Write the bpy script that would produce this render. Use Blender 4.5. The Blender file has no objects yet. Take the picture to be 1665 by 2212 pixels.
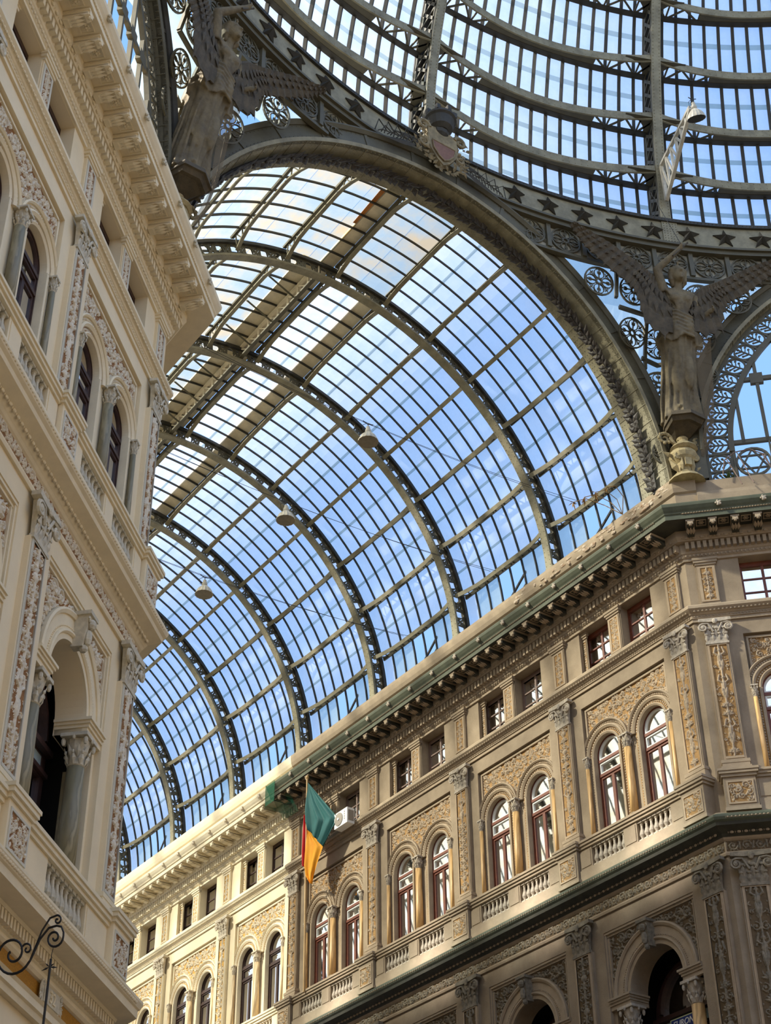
import bpy, math, random
import numpy as np
from mathutils import Matrix, Vector
PI = math.pi
random.seed(7)
SC = bpy.context.scene
COL = SC.collection

# ------------------------------------------------------------------ materials
def lin(c):
    return tuple(((v/255)/12.92 if v/255 <= .04045 else ((v/255+.055)/1.055)**2.4) for v in c)
MATS = {}
def mat(name, rgb, rough=.8, metal=0, var=.12, scale=1.5, bump=0, bscale=40, rgb2=None, mscale=None, streak=False):
    m = bpy.data.materials.new(name); m.use_nodes = True; MATS[name] = m
    nt = m.node_tree; N = nt.nodes; L = nt.links
    b = N['Principled BSDF']; b.inputs['Roughness'].default_value = rough; b.inputs['Metallic'].default_value = metal
    c = lin(rgb); c2 = lin(rgb2) if rgb2 else tuple(v*(1-var*2) for v in c)
    tc = N.new('ShaderNodeTexCoord'); mp = N.new('ShaderNodeMapping'); L.new(tc.outputs['Object'], mp.inputs[0])
    if streak: mp.inputs['Scale'].default_value = (3, 3, .35)
    n = N.new('ShaderNodeTexNoise'); n.inputs['Scale'].default_value = scale; n.inputs['Detail'].default_value = 6; n.inputs['Roughness'].default_value = .65
    L.new(mp.outputs[0], n.inputs['Vector'])
    r = N.new('ShaderNodeValToRGB'); r.color_ramp.elements[0].position = .35; r.color_ramp.elements[1].position = .65
    r.color_ramp.elements[0].color = (*c2, 1); r.color_ramp.elements[1].color = (*c, 1)
    L.new(n.outputs['Fac'], r.inputs[0]); L.new(r.outputs[0], b.inputs['Base Color'])
    if bump:
        n2 = N.new('ShaderNodeTexNoise'); n2.inputs['Scale'].default_value = bscale; n2.inputs['Detail'].default_value = 4
        L.new(tc.outputs['Object'], n2.inputs['Vector'])
        bp = N.new('ShaderNodeBump'); bp.inputs['Strength'].default_value = bump; bp.inputs['Distance'].default_value = .02
        L.new(n2.outputs['Fac'], bp.inputs['Height']); L.new(bp.outputs[0], b.inputs['Normal'])
    return m
def marble(name, rgb, vein, scale=2.2):
    m = bpy.data.materials.new(name); m.use_nodes = True; MATS[name] = m
    nt = m.node_tree; N = nt.nodes; L = nt.links; b = N['Principled BSDF']; b.inputs['Roughness'].default_value = .5
    tc = N.new('ShaderNodeTexCoord'); mp = N.new('ShaderNodeMapping'); mp.inputs['Scale'].default_value = (2.5, 2.5, .7); mp.inputs['Rotation'].default_value = (.5, .3, 0)
    L.new(tc.outputs['Object'], mp.inputs[0])
    w = N.new('ShaderNodeTexWave'); w.inputs['Scale'].default_value = scale; w.inputs['Distortion'].default_value = 9; w.inputs['Detail'].default_value = 4
    L.new(mp.outputs[0], w.inputs[0])
    r = N.new('ShaderNodeValToRGB'); e = r.color_ramp.elements
    e[0].position = 0; e[0].color = (*lin(vein), 1); e[1].position = .35; e[1].color = (*lin(rgb), 1)
    q = e.new(.97); q.color = (*lin(tuple(min(255, v*1.12) for v in rgb)), 1)
    L.new(w.outputs['Fac'], r.inputs[0]); L.new(r.outputs[0], b.inputs['Base Color'])
def glass(name, tint, dirt, fac, stain=None):
    m = bpy.data.materials.new(name); m.use_nodes = True; MATS[name] = m
    nt = m.node_tree; N = nt.nodes; L = nt.links; N.remove(N['Principled BSDF']); out = N['Material Output']
    tr = N.new('ShaderNodeBsdfTransparent'); tr.inputs[0].default_value = (*tint, 1)
    tl = N.new('ShaderNodeBsdfTranslucent'); df = N.new('ShaderNodeBsdfDiffuse')
    ms = N.new('ShaderNodeMixShader'); ms.inputs[0].default_value = .5; L.new(tl.outputs[0], ms.inputs[1]); L.new(df.outputs[0], ms.inputs[2])
    tc = N.new('ShaderNodeTexCoord'); n = N.new('ShaderNodeTexNoise'); n.inputs['Scale'].default_value = .9; n.inputs['Detail'].default_value = 7; n.inputs['Roughness'].default_value = .6
    L.new(tc.outputs['Object'], n.inputs['Vector'])
    cr = N.new('ShaderNodeValToRGB'); cr.color_ramp.elements[0].position = .42; cr.color_ramp.elements[1].position = .68
    cr.color_ramp.elements[0].color = (*dirt, 1); cr.color_ramp.elements[1].color = (*(stain or dirt), 1)
    L.new(n.outputs['Fac'], cr.inputs[0]); L.new(cr.outputs[0], tl.inputs[0]); L.new(cr.outputs[0], df.inputs[0])
    mr = N.new('ShaderNodeMapRange'); mr.inputs[1].default_value = .3; mr.inputs[2].default_value = .7; mr.inputs[3].default_value = fac*.75; mr.inputs[4].default_value = min(.97, fac*1.2)
    L.new(n.outputs['Fac'], mr.inputs[0])
    mx = N.new('ShaderNodeMixShader'); L.new(mr.outputs[0], mx.inputs[0]); L.new(tr.outputs[0], mx.inputs[1]); L.new(ms.outputs[0], mx.inputs[2])
    L.new(mx.outputs[0], out.inputs[0])
# stone of the three building fronts
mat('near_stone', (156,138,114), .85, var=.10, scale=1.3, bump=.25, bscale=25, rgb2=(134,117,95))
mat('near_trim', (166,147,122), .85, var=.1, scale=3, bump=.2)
mat('shaded_relief', (142,130,110), .85, var=.25, scale=9)  # relief copy with the lower storey's shade put into its colour
mat('shaded_ochre', (104,84,56), .85, var=.2, scale=6)  # ochre backing copy darkened by the same painted shade
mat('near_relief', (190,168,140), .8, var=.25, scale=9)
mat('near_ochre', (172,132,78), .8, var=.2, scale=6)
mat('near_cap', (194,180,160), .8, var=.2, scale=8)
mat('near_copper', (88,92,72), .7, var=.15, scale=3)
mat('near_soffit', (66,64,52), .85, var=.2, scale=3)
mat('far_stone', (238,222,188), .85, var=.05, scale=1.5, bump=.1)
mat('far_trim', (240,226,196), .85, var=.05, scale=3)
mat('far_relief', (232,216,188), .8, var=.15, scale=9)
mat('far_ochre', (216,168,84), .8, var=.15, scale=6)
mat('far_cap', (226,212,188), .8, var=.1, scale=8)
mat('left_stone', (238,220,184), .8, var=.04, scale=1.2, bump=.08)
mat('left_trim', (238,222,188), .8, var=.05, scale=3)
mat('left_relief', (232,220,196), .75, var=.12, scale=9)
mat('left_ochre', (158,110,62), .8, var=.2, scale=6)
mat('left_cap', (214,204,180), .75, var=.15, scale=8)
mat('left_border', (212,206,188), .75, var=.05)
marble('amber_marble', (196,158,104), (176,136,84), 1.2)
marble('pale_marble', (216,192,152), (196,168,128), 1.2)
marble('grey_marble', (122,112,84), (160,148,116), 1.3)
mat('mahogany', (120,62,40), .5, var=.15, scale=5)
mat('dark_wood', (70,46,40), .5, var=.2, scale=5)
mat('white_paint', (232,232,226), .6, var=.04)
mat('grey_wood', (128,104,92), .6, var=.15)
mat('curtain', (226,236,248), .9, var=.05, scale=3)
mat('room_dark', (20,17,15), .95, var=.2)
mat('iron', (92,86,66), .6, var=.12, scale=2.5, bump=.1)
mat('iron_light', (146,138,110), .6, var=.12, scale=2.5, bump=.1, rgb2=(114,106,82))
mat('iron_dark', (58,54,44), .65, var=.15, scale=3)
mat('lace_backing', (178,170,148), .8, var=.1, scale=3)
mat('bronze_leaf', (56,47,38), .6, var=.25, scale=6)
mat('star_iron', (52,48,38), .55, var=.2, scale=5)
mat('statue_bronze', (122,108,80), .8, var=.25, scale=2.2, bump=.6, bscale=14, rgb2=(84,74,56))
mat('corbel_stucco', (178,160,118), .8, var=.2, scale=5, bump=.4, bscale=20)
mat('wing_bronze', (88,76,56), .8, var=.25, scale=4, bump=.4, bscale=18)
mat('shield_stucco', (150,134,100), .8, var=.25, scale=4, bump=.4, bscale=18)
mat('shield_red', (132,96,80), .8, var=.15, scale=5)
mat('gutter_panel', (232,218,186), .8, var=.12, scale=2)
mat('rust', (190,120,50), .8, var=.2)
mat('lamp_shade', (196,188,168), .5, var=.12, scale=8)
mat('lamp_inside', (214,204,176), .5, var=.1, scale=8)
mat('cable', (40,40,40), .6, var=.05)
mat('wrought_iron', (22,22,24), .55, metal=.2, var=.1)
mat('flag_green', (20,88,88), .75, var=.08, scale=3)
mat('flag_red', (206,18,28), .75, var=.05, scale=3)
mat('flag_yellow', (232,156,8), .75, var=.06, scale=3)
mat('pole_wood', (196,160,104), .5, var=.1)
mat('ac_white', (232,232,230), .45, var=.03)
mat('ac_grille', (150,140,128), .6, var=.05)
mat('sign_blue', (38,58,128), .4, var=.04)
mat('sign_rim', (214,214,170), .5, var=.04)
mat('sign_white', (244,244,244), .4, var=.02)
mat('pale_panel', (176,196,204), .4, var=.06)
mat('mosaic_gold', (190,132,36), .5, var=.25, scale=60)
mat('weed_green', (84,104,40), .8, var=.3, scale=10)
mat('weed_dry', (176,132,72), .9, var=.25, scale=10)
mat('broken_plaster', (206,192,172), .9, var=.25, scale=7, bump=.8, bscale=12, rgb2=(150,116,84))
mat('plain_front', (168,150,122), .9, var=.15, scale=1)
mat('floor_marble', (132,120,104), .45, var=.15, scale=.6)
mat('net', (120,106,84), .9, var=.2, scale=10)
# see-through safety net
def netmat(name, rgb, fac, sc):
    m = bpy.data.materials.new(name); m.use_nodes = True; MATS[name] = m
    nt = m.node_tree; N = nt.nodes; L = nt.links; b = N['Principled BSDF']; b.inputs['Base Color'].default_value = (*lin(rgb), 1); b.inputs['Roughness'].default_value = .9
    t = N.new('ShaderNodeBsdfTransparent'); mx = N.new('ShaderNodeMixShader'); mx.inputs[0].default_value = fac
    L.new(t.outputs[0], mx.inputs[1]); L.new(b.outputs[0], mx.inputs[2]); L.new(mx.outputs[0], N['Material Output'].inputs[0])
netmat('net_brown', (112,98,76), .62, 1)
netmat('net_green', (30,110,80), .35, 1)
glass('roof_glass', (.98,.99,1), (.96,.97,1), .50)
glass('roof_glass_stained', (.90,.92,.84), (.44,.48,.44), .60, stain=(.62,.44,.18))
glass('roof_glass_frosted', (.75,.82,.80), (.70,.80,.78), .45)
glass('lap_glass', (.60,.68,.66), (.45,.52,.48), .35)
glass('dome_glass', (.97,.98,1), (.92,.95,1), .42)
def winglass(name, base):
    m = bpy.data.materials.new(name); m.use_nodes = True; MATS[name] = m
    nt = m.node_tree; N = nt.nodes; L = nt.links; N.remove(N['Principled BSDF'])
    t = N.new('ShaderNodeBsdfTransparent'); t.inputs[0].default_value = (.88,.92,.94,1)
    g = N.new('ShaderNodeBsdfGlossy'); g.inputs['Roughness'].default_value = .02
    n = N.new('ShaderNodeTexNoise'); n.inputs['Scale'].default_value = 3; bp = N.new('ShaderNodeBump'); bp.inputs['Strength'].default_value = .12
    tc = N.new('ShaderNodeTexCoord'); L.new(tc.outputs['Object'], n.inputs['Vector']); L.new(n.outputs['Fac'], bp.inputs['Height']); L.new(bp.outputs[0], g.inputs['Normal'])
    f = N.new('ShaderNodeFresnel'); f.inputs[0].default_value = base
    mx = N.new('ShaderNodeMixShader'); L.new(f.outputs[0], mx.inputs[0]); L.new(t.outputs[0], mx.inputs[1]); L.new(g.outputs[0], mx.inputs[2])
    L.new(mx.outputs[0], N['Material Output'].inputs[0])
winglass('window_glass', 2.3)

# ------------------------------------------------------------------ mesh builder
class MB:
    def __init__(s, mats): s.v = []; s.f = []; s.m = []; s.mats = [mats] if isinstance(mats, str) else list(mats)
    def add(s, vs, fs, m=0):
        o = len(s.v); s.v += [tuple(map(float, q)) for q in vs]; s.f += [tuple(i+o for i in f) for f in fs]; s.m += [m]*len(fs); return s
    def box(s, x0, x1, y0, y1, z0, z1, m=0):
        return s.add([(x0,y0,z0),(x1,y0,z0),(x1,y1,z0),(x0,y1,z0),(x0,y0,z1),(x1,y0,z1),(x1,y1,z1),(x0,y1,z1)],
            [(0,3,2,1),(4,5,6,7),(0,1,5,4),(1,2,6,5),(2,3,7,6),(3,0,4,7)], m)
    def hexa(s, b, t, m=0):   # 4 bottom points, 4 top points
        return s.add(list(b)+list(t), [(0,3,2,1),(4,5,6,7),(0,1,5,4),(1,2,6,5),(2,3,7,6),(3,0,4,7)], m)
    def prism(s, poly, y0, y1, m=0):   # poly in (x,z)
        n = len(poly); vs = [(x,y0,z) for x,z in poly]+[(x,y1,z) for x,z in poly]
        return s.add(vs, [tuple(range(n)), tuple(range(2*n-1,n-1,-1))]+[(i,i+n,(i+1)%n+n,(i+1)%n) for i in range(n)], m)
    def lathe(s, prof, c=(0,0,0), n=12, m=0, a0=0, a1=2*PI, flute=0):
        full = abs(a1-a0-2*PI) < 1e-6; k = n if full else n+1; vs = []
        for r, z in prof:
            for i in range(k):
                a = a0+(a1-a0)*i/n; rr = r*(1+(flute if i % 2 else 0)); vs.append((c[0]+rr*math.cos(a), c[1]+rr*math.sin(a), c[2]+z))
        fs = []
        for j in range(len(prof)-1):
            for i in range(n):
                i2 = (i+1) % k; fs.append((j*k+i, j*k+i2, (j+1)*k+i2, (j+1)*k+i))
        if full:
            fs.append(tuple(range(k-1,-1,-1))); fs.append(tuple((len(prof)-1)*k+i for i in range(k)))
        return s.add(vs, fs, m)
    def tube(s, pts, r, n=6, m=0, closed=False, r2=None):
        P = [Vector(p) for p in pts]; k = len(P); vs = []; up = Vector((0,0,1)); prev = None
        for i, p in enumerate(P):
            if closed: d = P[(i+1)%k]-P[i-1]
            else: d = P[min(i+1,k-1)]-P[max(i-1,0)]
            if d.length < 1e-9: d = Vector((0,0,1))
            d.normalize()
            if prev is None:
                a = d.cross(Vector((0,0,1)) if abs(d.z) < .9 else Vector((1,0,0))).normalized()
            else:
                a = (prev - d*prev.dot(d));
                a = a.normalized() if a.length > 1e-6 else d.orthogonal().normalized()
            prev = a; b = d.cross(a); rr = r if r2 is None else r+(r2-r)*i/(k-1)
            if isinstance(rr, (list, tuple)): rr = rr[i]
            for j in range(n):
                t = 2*PI*j/n; vs.append(tuple(p+a*(rr*math.cos(t))+b*(rr*math.sin(t))))
        fs = []
        for i in range(k if closed else k-1):
            i2 = (i+1) % k
            for j in range(n): fs.append((i*n+j, i*n+(j+1)%n, i2*n+(j+1)%n, i2*n+j))
        if not closed: fs.append(tuple(range(n-1,-1,-1))); fs.append(tuple((k-1)*n+j for j in range(n)))
        return s.add(vs, fs, m)
    def taper(s, p0, p1, r0, r1, n=8, m=0): return s.tube([p0, p1], r0, n, m, r2=r1)
    def bar(s, p0, p1, w, d, nrm, m=0):  # rectangular bar, w across in-plane, d along nrm
        p0 = Vector(p0); p1 = Vector(p1); nrm = Vector(nrm).normalized(); t = (p1-p0).normalized(); a = t.cross(nrm).normalized()*(w/2); b = nrm*(d/2)
        return s.hexa([tuple(p0-a-b), tuple(p0+a-b), tuple(p0+a+b), tuple(p0-a+b)], [tuple(p1-a-b), tuple(p1+a-b), tuple(p1+a+b), tuple(p1-a+b)], m)
    def ell(s, c, r, n=8, k=5, m=0, M=None):
        vs = []; fs = []
        for j in range(1, k):
            ph = PI*j/k
            for i in range(n):
                t = 2*PI*i/n; vs.append(Vector((r[0]*math.sin(ph)*math.cos(t), r[1]*math.sin(ph)*math.sin(t), r[2]*math.cos(ph))))
        vs += [Vector((0,0,r[2])), Vector((0,0,-r[2]))]; T = len(vs)-2; B = T+1
        for j in range(k-2):
            for i in range(n): fs.append((j*n+i, (j+1)*n+i, (j+1)*n+(i+1)%n, j*n+(i+1)%n))
        for i in range(n): fs.append((T, i, (i+1)%n)); fs.append((B, (k-2)*n+(i+1)%n, (k-2)*n+i))
        if M is not None: vs = [M @ v for v in vs]
        return s.add([tuple(v+Vector(c)) for v in vs], fs, m)
    def leaf(s, base, tip, w, t, nrm, m=0):   # pointed leaf solid
        b = Vector(base); e = Vector(tip); n = Vector(nrm).normalized(); d = e-b; a = d.cross(n).normalized()
        mid = b+d*.45; vs = [b, mid+a*w, e, mid-a*w, mid+n*t, mid-n*t*.4]
        return s.add([tuple(v) for v in vs], [(0,4,1),(1,4,2),(2,4,3),(3,4,0),(0,1,5),(1,2,5),(2,3,5),(3,0,5)], m)
    def rivet(s, c, nrm, r=.022, m=0):
        c = Vector(c); n = Vector(nrm).normalized(); a = n.orthogonal().normalized(); b = n.cross(a)
        return s.add([tuple(c+a*r), tuple(c+b*r), tuple(c-a*r), tuple(c-b*r), tuple(c+n*r*.9)], [(0,1,4),(1,2,4),(2,3,4),(3,0,4)], m)
    def arcring(s, prof, cx, cz, a0, a1, n=24, m=0, y=0):  # prof: closed list (r, y) revolved about an axis along y through (cx,cz); angle 0=+x
        k = len(prof); vs = []
        for i in range(n+1):
            a = a0+(a1-a0)*i/n
            for r, yy in prof: vs.append((cx+r*math.cos(a), y+yy, cz+r*math.sin(a)))
        fs = []
        for i in range(n):
            for j in range(k): fs.append((i*k+j, i*k+(j+1)%k, (i+1)*k+(j+1)%k, (i+1)*k+j))
        fs.append(tuple(range(k))); fs.append(tuple(n*k+j for j in range(k-1,-1,-1)))
        return s.add(vs, fs, m)
    def grid(s, X, Y, Z, mfun=None):
        h, w = X.shape; vs = list(zip(X.ravel(), Y.ravel(), Z.ravel())); o = len(s.v); s.v += [tuple(map(float,q)) for q in vs]
        for j in range(h-1):
            for i in range(w-1):
                mm = mfun(j, i) if mfun else 0
                if mm is None: continue
                a = o+j*w+i; s.f.append((a, a+1, a+w+1, a+w)); s.m.append(mm)
        return s
    def merge(s, o, M=None):
        k = len(s.v); s.v += [tuple(M @ Vector(q)) for q in o.v] if M is not None else o.v
        s.f += [tuple(i+k for i in f) for f in o.f]; s.m += o.m; return s
    def map(s, fn): s.v = [tuple(fn(q)) for q in s.v]; return s
    def mesh(s, name, smooth=False):
        me = bpy.data.meshes.new(name); me.from_pydata(s.v, [], s.f)
        for q in s.mats: me.materials.append(MATS[q])
        me.polygons.foreach_set('material_index', s.m)
        if smooth: me.polygons.foreach_set('use_smooth', [True]*len(s.f))
        me.update(); return me
def plate(outer, holes, y0, y1, mats, mi=0):
    """flat slab with holes; outer/holes are (x,z) polylines"""
    cu = bpy.data.curves.new('cut', 'CURVE'); cu.dimensions = '2D'; cu.fill_mode = 'BOTH'; cu.extrude = abs(y1-y0)/2
    for pl in [outer]+list(holes):
        sp = cu.splines.new('POLY'); sp.points.add(len(pl)-1); sp.use_cyclic_u = True
        for i, (x, z) in enumerate(pl): sp.points[i].co = (x, z, 0, 1)
    ob = bpy.data.objects.new('cut', cu); COL.objects.link(ob)
    dg = bpy.context.evaluated_depsgraph_get(); me = ob.evaluated_get(dg).to_mesh()
    yc = (y0+y1)/2
    vs = [(v.co.x, yc-v.co.z, v.co.y) for v in me.vertices]; fs = [tuple(p.vertices) for p in me.polygons]
    ob.to_mesh_clear(); COL.objects.unlink(ob); bpy.data.objects.remove(ob); bpy.data.curves.remove(cu)
    b = MB(mats); b.add(vs, fs, mi); return b
def circ(cx, cz, r, n=16, a0=0, a1=2*PI, rz=None):
    full = abs(a1-a0-2*PI) < 1e-6; k = n if full else n+1; rz = rz or r
    return [(cx+r*math.cos(a0+(a1-a0)*i/n), cz+rz*math.sin(a0+(a1-a0)*i/n)) for i in range(k)]
def rect(x0, x1, z0, z1): return [(x0,z0),(x1,z0),(x1,z1),(x0,z1)]
def archhole(cx, half, z0, zc, n=20): return [(cx-half,z0),(cx+half,z0)]+circ(cx, zc, half, n, 0, PI)

# ------------------------------------------------------------------ templates: {'name','mesh','kids'}
def T(name, mb, kids=(), smooth=False, label=None):
    return dict(name=name, mesh=(mb.mesh(name, smooth) if isinstance(mb, MB) else mb), kids=list(kids), label=label)
def place(tp, M, label=None, cat=None, group=None, kind=None, swap=None, name=None):
    def mk(t, parent, Mx):
        o = bpy.data.objects.new(t.get('name') if parent else (name or t['name']), t['mesh']); COL.objects.link(o)
        if parent: o.parent = parent
        if Mx is not None: o.matrix_local = Mx
        if swap and t['mesh']:
            for i, sl in enumerate(o.material_slots):
                nm = t['mesh'].materials[i].name
                if nm in swap: sl.link = 'OBJECT'; sl.material = MATS[swap[nm]]
        if parent and t.get('label'): o['label'] = t['label']
        for k in t['kids']: mk(k, o, k.get('M'))
        return o
    o = mk(tp, None, M)
    if label: o['label'] = label
    if cat: o['category'] = cat
    if group: o['group'] = group
    if kind: o['kind'] = kind
    return o
def at(t, M): t = dict(t); t['M'] = M; return t
def TR(x=0, y=0, z=0): return Matrix.Translation((x,y,z))
def RZ(a): return Matrix.Rotation(a, 4, 'Z')

# ------------------------------------------------------------------ the place: measured dimensions
A = 18.1; H = 7.5; D1 = .5; PIT = 4.507; ZS = 26.82; RV = 7.5
ORD = ['first','second','third','fourth','fifth','sixth','seventh','eighth','ninth','tenth']
def frame(origin, udir):
    u = Vector((udir[0], udir[1], 0)).normalized(); p = Vector((0,0,1)).cross(u)
    M = Matrix.Identity(4); M.col[0][:3] = u; M.col[1][:3] = p; M.col[2][:3] = (0,0,1); M.col[3][:3] = origin; return M
FR = frame((H,A,0), (0,1)); FL = frame((-H,A,0), (-1,-1)); FC = frame((H,A,0), (-1,1))

# ------------------------------------------------------------------ relief ornament (height fields)
def relief(w, h, strokes, blobs, res, amp, mask=None, mats=('near_relief','near_ochre'), thr=.16, base=0):
    nx = max(3, int(w/res)+1); nz = max(3, int(h/res)+1)
    X, Z = np.meshgrid(np.linspace(-w/2, w/2, nx), np.linspace(0, h, nz)); Hh = np.zeros_like(X)
    def win(x0, x1, z0, z1):
        i0 = max(0, int((x0+w/2)/w*(nx-1))); i1 = min(nx, int((x1+w/2)/w*(nx-1))+2); j0 = max(0, int(z0/h*(nz-1))); j1 = min(nz, int(z1/h*(nz-1))+2)
        return slice(j0, j1), slice(i0, i1)
    for pts, r0, r1 in strokes:
        n = len(pts)-1
        for k in range(n):
            (ax, az), (bx, bz) = pts[k], pts[k+1]; r = r0+(r1-r0)*k/max(1, n)
            s = win(min(ax,bx)-r, max(ax,bx)+r, min(az,bz)-r, max(az,bz)+r); x = X[s]; z = Z[s]
            if x.size == 0: continue
            dx, dz = bx-ax, bz-az; L = dx*dx+dz*dz+1e-12; t = np.clip(((x-ax)*dx+(z-az)*dz)/L, 0, 1)
            d = np.hypot(x-ax-t*dx, z-az-t*dz); Hh[s] = np.maximum(Hh[s], np.sqrt(np.clip(1-(d/r)**2, 0, 1))*min(1, .55+r/.05*.45))
    for cx, cz, rx, rz, a, q in blobs:
        R = max(rx, rz); s = win(cx-R, cx+R, cz-R, cz+R); x = X[s]-cx; z = Z[s]-cz
        if x.size == 0: continue
        xr = x*math.cos(a)+z*math.sin(a); zr = -x*math.sin(a)+z*math.cos(a)
        Hh[s] = np.maximum(Hh[s], np.sqrt(np.clip(1-(xr/rx)**2-(zr/rz)**2, 0, 1))*q*(.85+.15*np.cos(xr/rx*9)))
    Hm = Hh*amp; b = MB(mats)
    def mf(j, i):
        if mask is not None and not mask((X[j,i]+X[j+1,i+1])/2, (Z[j,i]+Z[j+1,i+1])/2): return None
        return 0 if (Hh[j,i]+Hh[j+1,i]+Hh[j,i+1]+Hh[j+1,i+1])/4 > thr else 1
    b.grid(X, base+Hm, Z, mf); return b
def spiral(cx, cz, r, a0, turns, sg=1, n=22, k=.18):
    return [(cx+r*(1-(1-k)*i/n)*math.cos(a0+sg*2*PI*turns*i/n), cz+r*(1-(1-k)*i/n)*math.sin(a0+sg*2*PI*turns*i/n)) for i in range(n+1)]
def scroll(S, B, cx, cz, r, a0, sg, rnd, t=.16):
    p = spiral(cx, cz, r, a0, 1.35, sg); S.append((p, r*t, r*t*.5)); B.append((cx, cz, r*.27, r*.27, 0, 1))
    for i in range(2, 20, 3):
        x, z = p[i]; a = math.atan2(z-cz, x-cx)+sg*.5; q = r*.24*(1-i/40)
        B.append((x+q*.9*math.cos(a), z+q*.9*math.sin(a), q*1.25, q*.5, a, .85))
def candelabra(w, h, seed, figures=True):
    rnd = random.Random(seed); S = []; B = []; z = .02; S.append(([(0,0),(0,h)], w*.05, w*.05)); c = w*.25; k = 0
    while z < h-w*.5:
        ch = rnd.choice(['scroll','scroll','vase','leaf'] + (['figure'] if figures else []))
        if ch == 'scroll':
            q = w*.24
            for s in (1,-1): scroll(S, B, s*w*.24, z+q, q*.95, PI/2 if s > 0 else PI/2, s, rnd)
            z += q*2.1
        elif ch == 'vase':
            B.append((0, z+w*.22, w*.22, w*.2, 0, 1)); B.append((0, z+w*.48, w*.1, w*.13, 0, 1)); B.append((0, z+w*.62, w*.26, w*.06, 0, .9))
            for s in (1,-1): S.append((spiral(s*w*.27, z+w*.45, w*.13, -PI/2, 1, s, 10), w*.035, w*.02))
            z += w*.75
        elif ch == 'figure':
            hh = w*1.9; B += [(0, z+hh*.84, w*.1, w*.12, 0, 1), (0, z+hh*.6, w*.15, w*.3, .1, 1), (w*.07, z+hh*.3, w*.09, w*.42, -.12, 1), (-w*.08, z+hh*.3, w*.09, w*.42, .15, 1)]
            for s in (1,-1): S.append(([(s*w*.14, z+hh*.68),(s*w*.3, z+hh*.75),(s*w*.2, z+hh*.95)], w*.055, w*.04)); S.append((spiral(s*w*.34, z+hh*.25, w*.11, PI/2, 1.1, -s, 10), w*.03, w*.02))
            z += hh
        else:
            for s in (1,-1):
                for j in range(3):
                    a = .3+.5*j; B.append((s*w*.2*math.cos(a), z+w*.15+w*.2*math.sin(a), w*.17, w*.06, a if s > 0 else PI-a, .9))
            B.append((0, z+w*.25, w*.08, w*.18, 0, 1)); z += w*.55
    for i in range(int(h/w*13)):
        x = rnd.uniform(-.46,.46)*w; B.append((x, rnd.uniform(.01,.99)*h, w*rnd.uniform(.06,.12), w*.035, rnd.uniform(0,3), rnd.uniform(.3,.5)))
    return S, B
def rinceau(w, h, seed, step=1.0):
    rnd = random.Random(seed); S = []; B = []; n = max(1, round(w/(h*step))); dx = w/n; sg = 1
    for i in range(n):
        cx = -w/2+dx*(i+.5); scroll(S, B, cx, h*.5, min(dx, h)*.42, PI if sg > 0 else PI, sg, rnd, .17); sg = -sg
        B.append((cx+dx/2, h*.5, h*.07, h*.4, rnd.uniform(-.4,.4), .9)); B.append((cx+dx*.5, h*(.8 if sg > 0 else .2), h*.16, h*.07, .5*sg, .9))
    return S, B
def allover(w, h, seed, r, mask=None):
    rnd = random.Random(seed); S = []; B = []; pts = []
    for _ in range(1600):
        x = rnd.uniform(-w/2+r*.6, w/2-r*.6); z = rnd.uniform(r*.6, h-r*.6); q = r*rnd.uniform(.65, 1.1)
        if mask and not mask(x, z): continue
        if all((x-a)**2+(z-b)**2 > ((q+c)*.85)**2 for a, b, c in pts): pts.append((x, z, q))
    for x, z, q in pts: scroll(S, B, x, z, q*.9, rnd.uniform(0,6.28), rnd.choice((1,-1)), rnd, .2)
    for _ in range(int(w*h/r/r*1.8)):
        B.append((rnd.uniform(-w/2,w/2), rnd.uniform(0,h), r*rnd.uniform(.3,.5), r*.15, rnd.uniform(0,3.1), rnd.uniform(.35,.75)))
    return S, B

# ------------------------------------------------------------------ swept mouldings
def sweep(prof, path, mats, mi=None, cap=True):
    """prof [(p,z)...] swept along plan path; +p is to the right-hand side of travel"""
    P = [Vector(q) for q in path]; n = len(P); vs = []; k = len(prof)
    for i in range(n):
        ns = []
        if i > 0: d = (P[i]-P[i-1]).normalized(); ns.append(Vector((d.y,-d.x)))
        if i < n-1: d = (P[i+1]-P[i]).normalized(); ns.append(Vector((d.y,-d.x)))
        if len(ns) == 2: b = (ns[0]+ns[1]).normalized(); b = b/max(.2, b.dot(ns[0]))
        else: b = ns[0]
        for p, z in prof: q = P[i]+b*p; vs.append((q.x, q.y, z))
    b = MB(mats)
    for i in range(n-1):
        for j in range(k-1):
            a = i*k+j; b.f.append((a, a+1, a+k+1, a+k)); b.m.append(mi[j] if mi else 0)
    b.v = [tuple(v) for v in vs]
    if cap: b.f += [tuple(range(k)), tuple((n-1)*k+j for j in range(k-1,-1,-1))]; b.m += [0,0]
    return b
PATH_R = [(7.5,62),(7.5,18.1),(18.2,7.4)]
YSPLIT = A+D1+4*PIT+.36     # the cleaned far part of the right front starts here
PATH_RN = [(7.5,YSPLIT),(7.5,18.1),(18.2,7.4)]; PATH_RF = [(7.5,62),(7.5,YSPLIT)]
PATH_L = [(-18.2,7.4),(-7.5,18.1),(-7.5,62)]
TOP = [(-.1,24.45),(.05,24.45),(.05,24.52),(.08,24.54),(.10,24.62),(.13,24.64),(.15,24.72),(.15,24.90),(.29,24.92),(.30,24.95),(.36,25.03),(.36,25.05),(.36,25.2),
       (.90,25.2),(.90,25.33),(.93,25.36),(.94,25.39),(.98,25.44),(1.03,25.52),(1.04,25.58),(1.04,25.61),(0,25.66),(-.5,25.66)]
def PARA(t): return [(-.3,25.6),(0,25.6),(0,t-.43),(.06,t-.39),(.10,t-.27),(.12,t-.10),(.12,t),(-.5,t+.03)]
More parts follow.
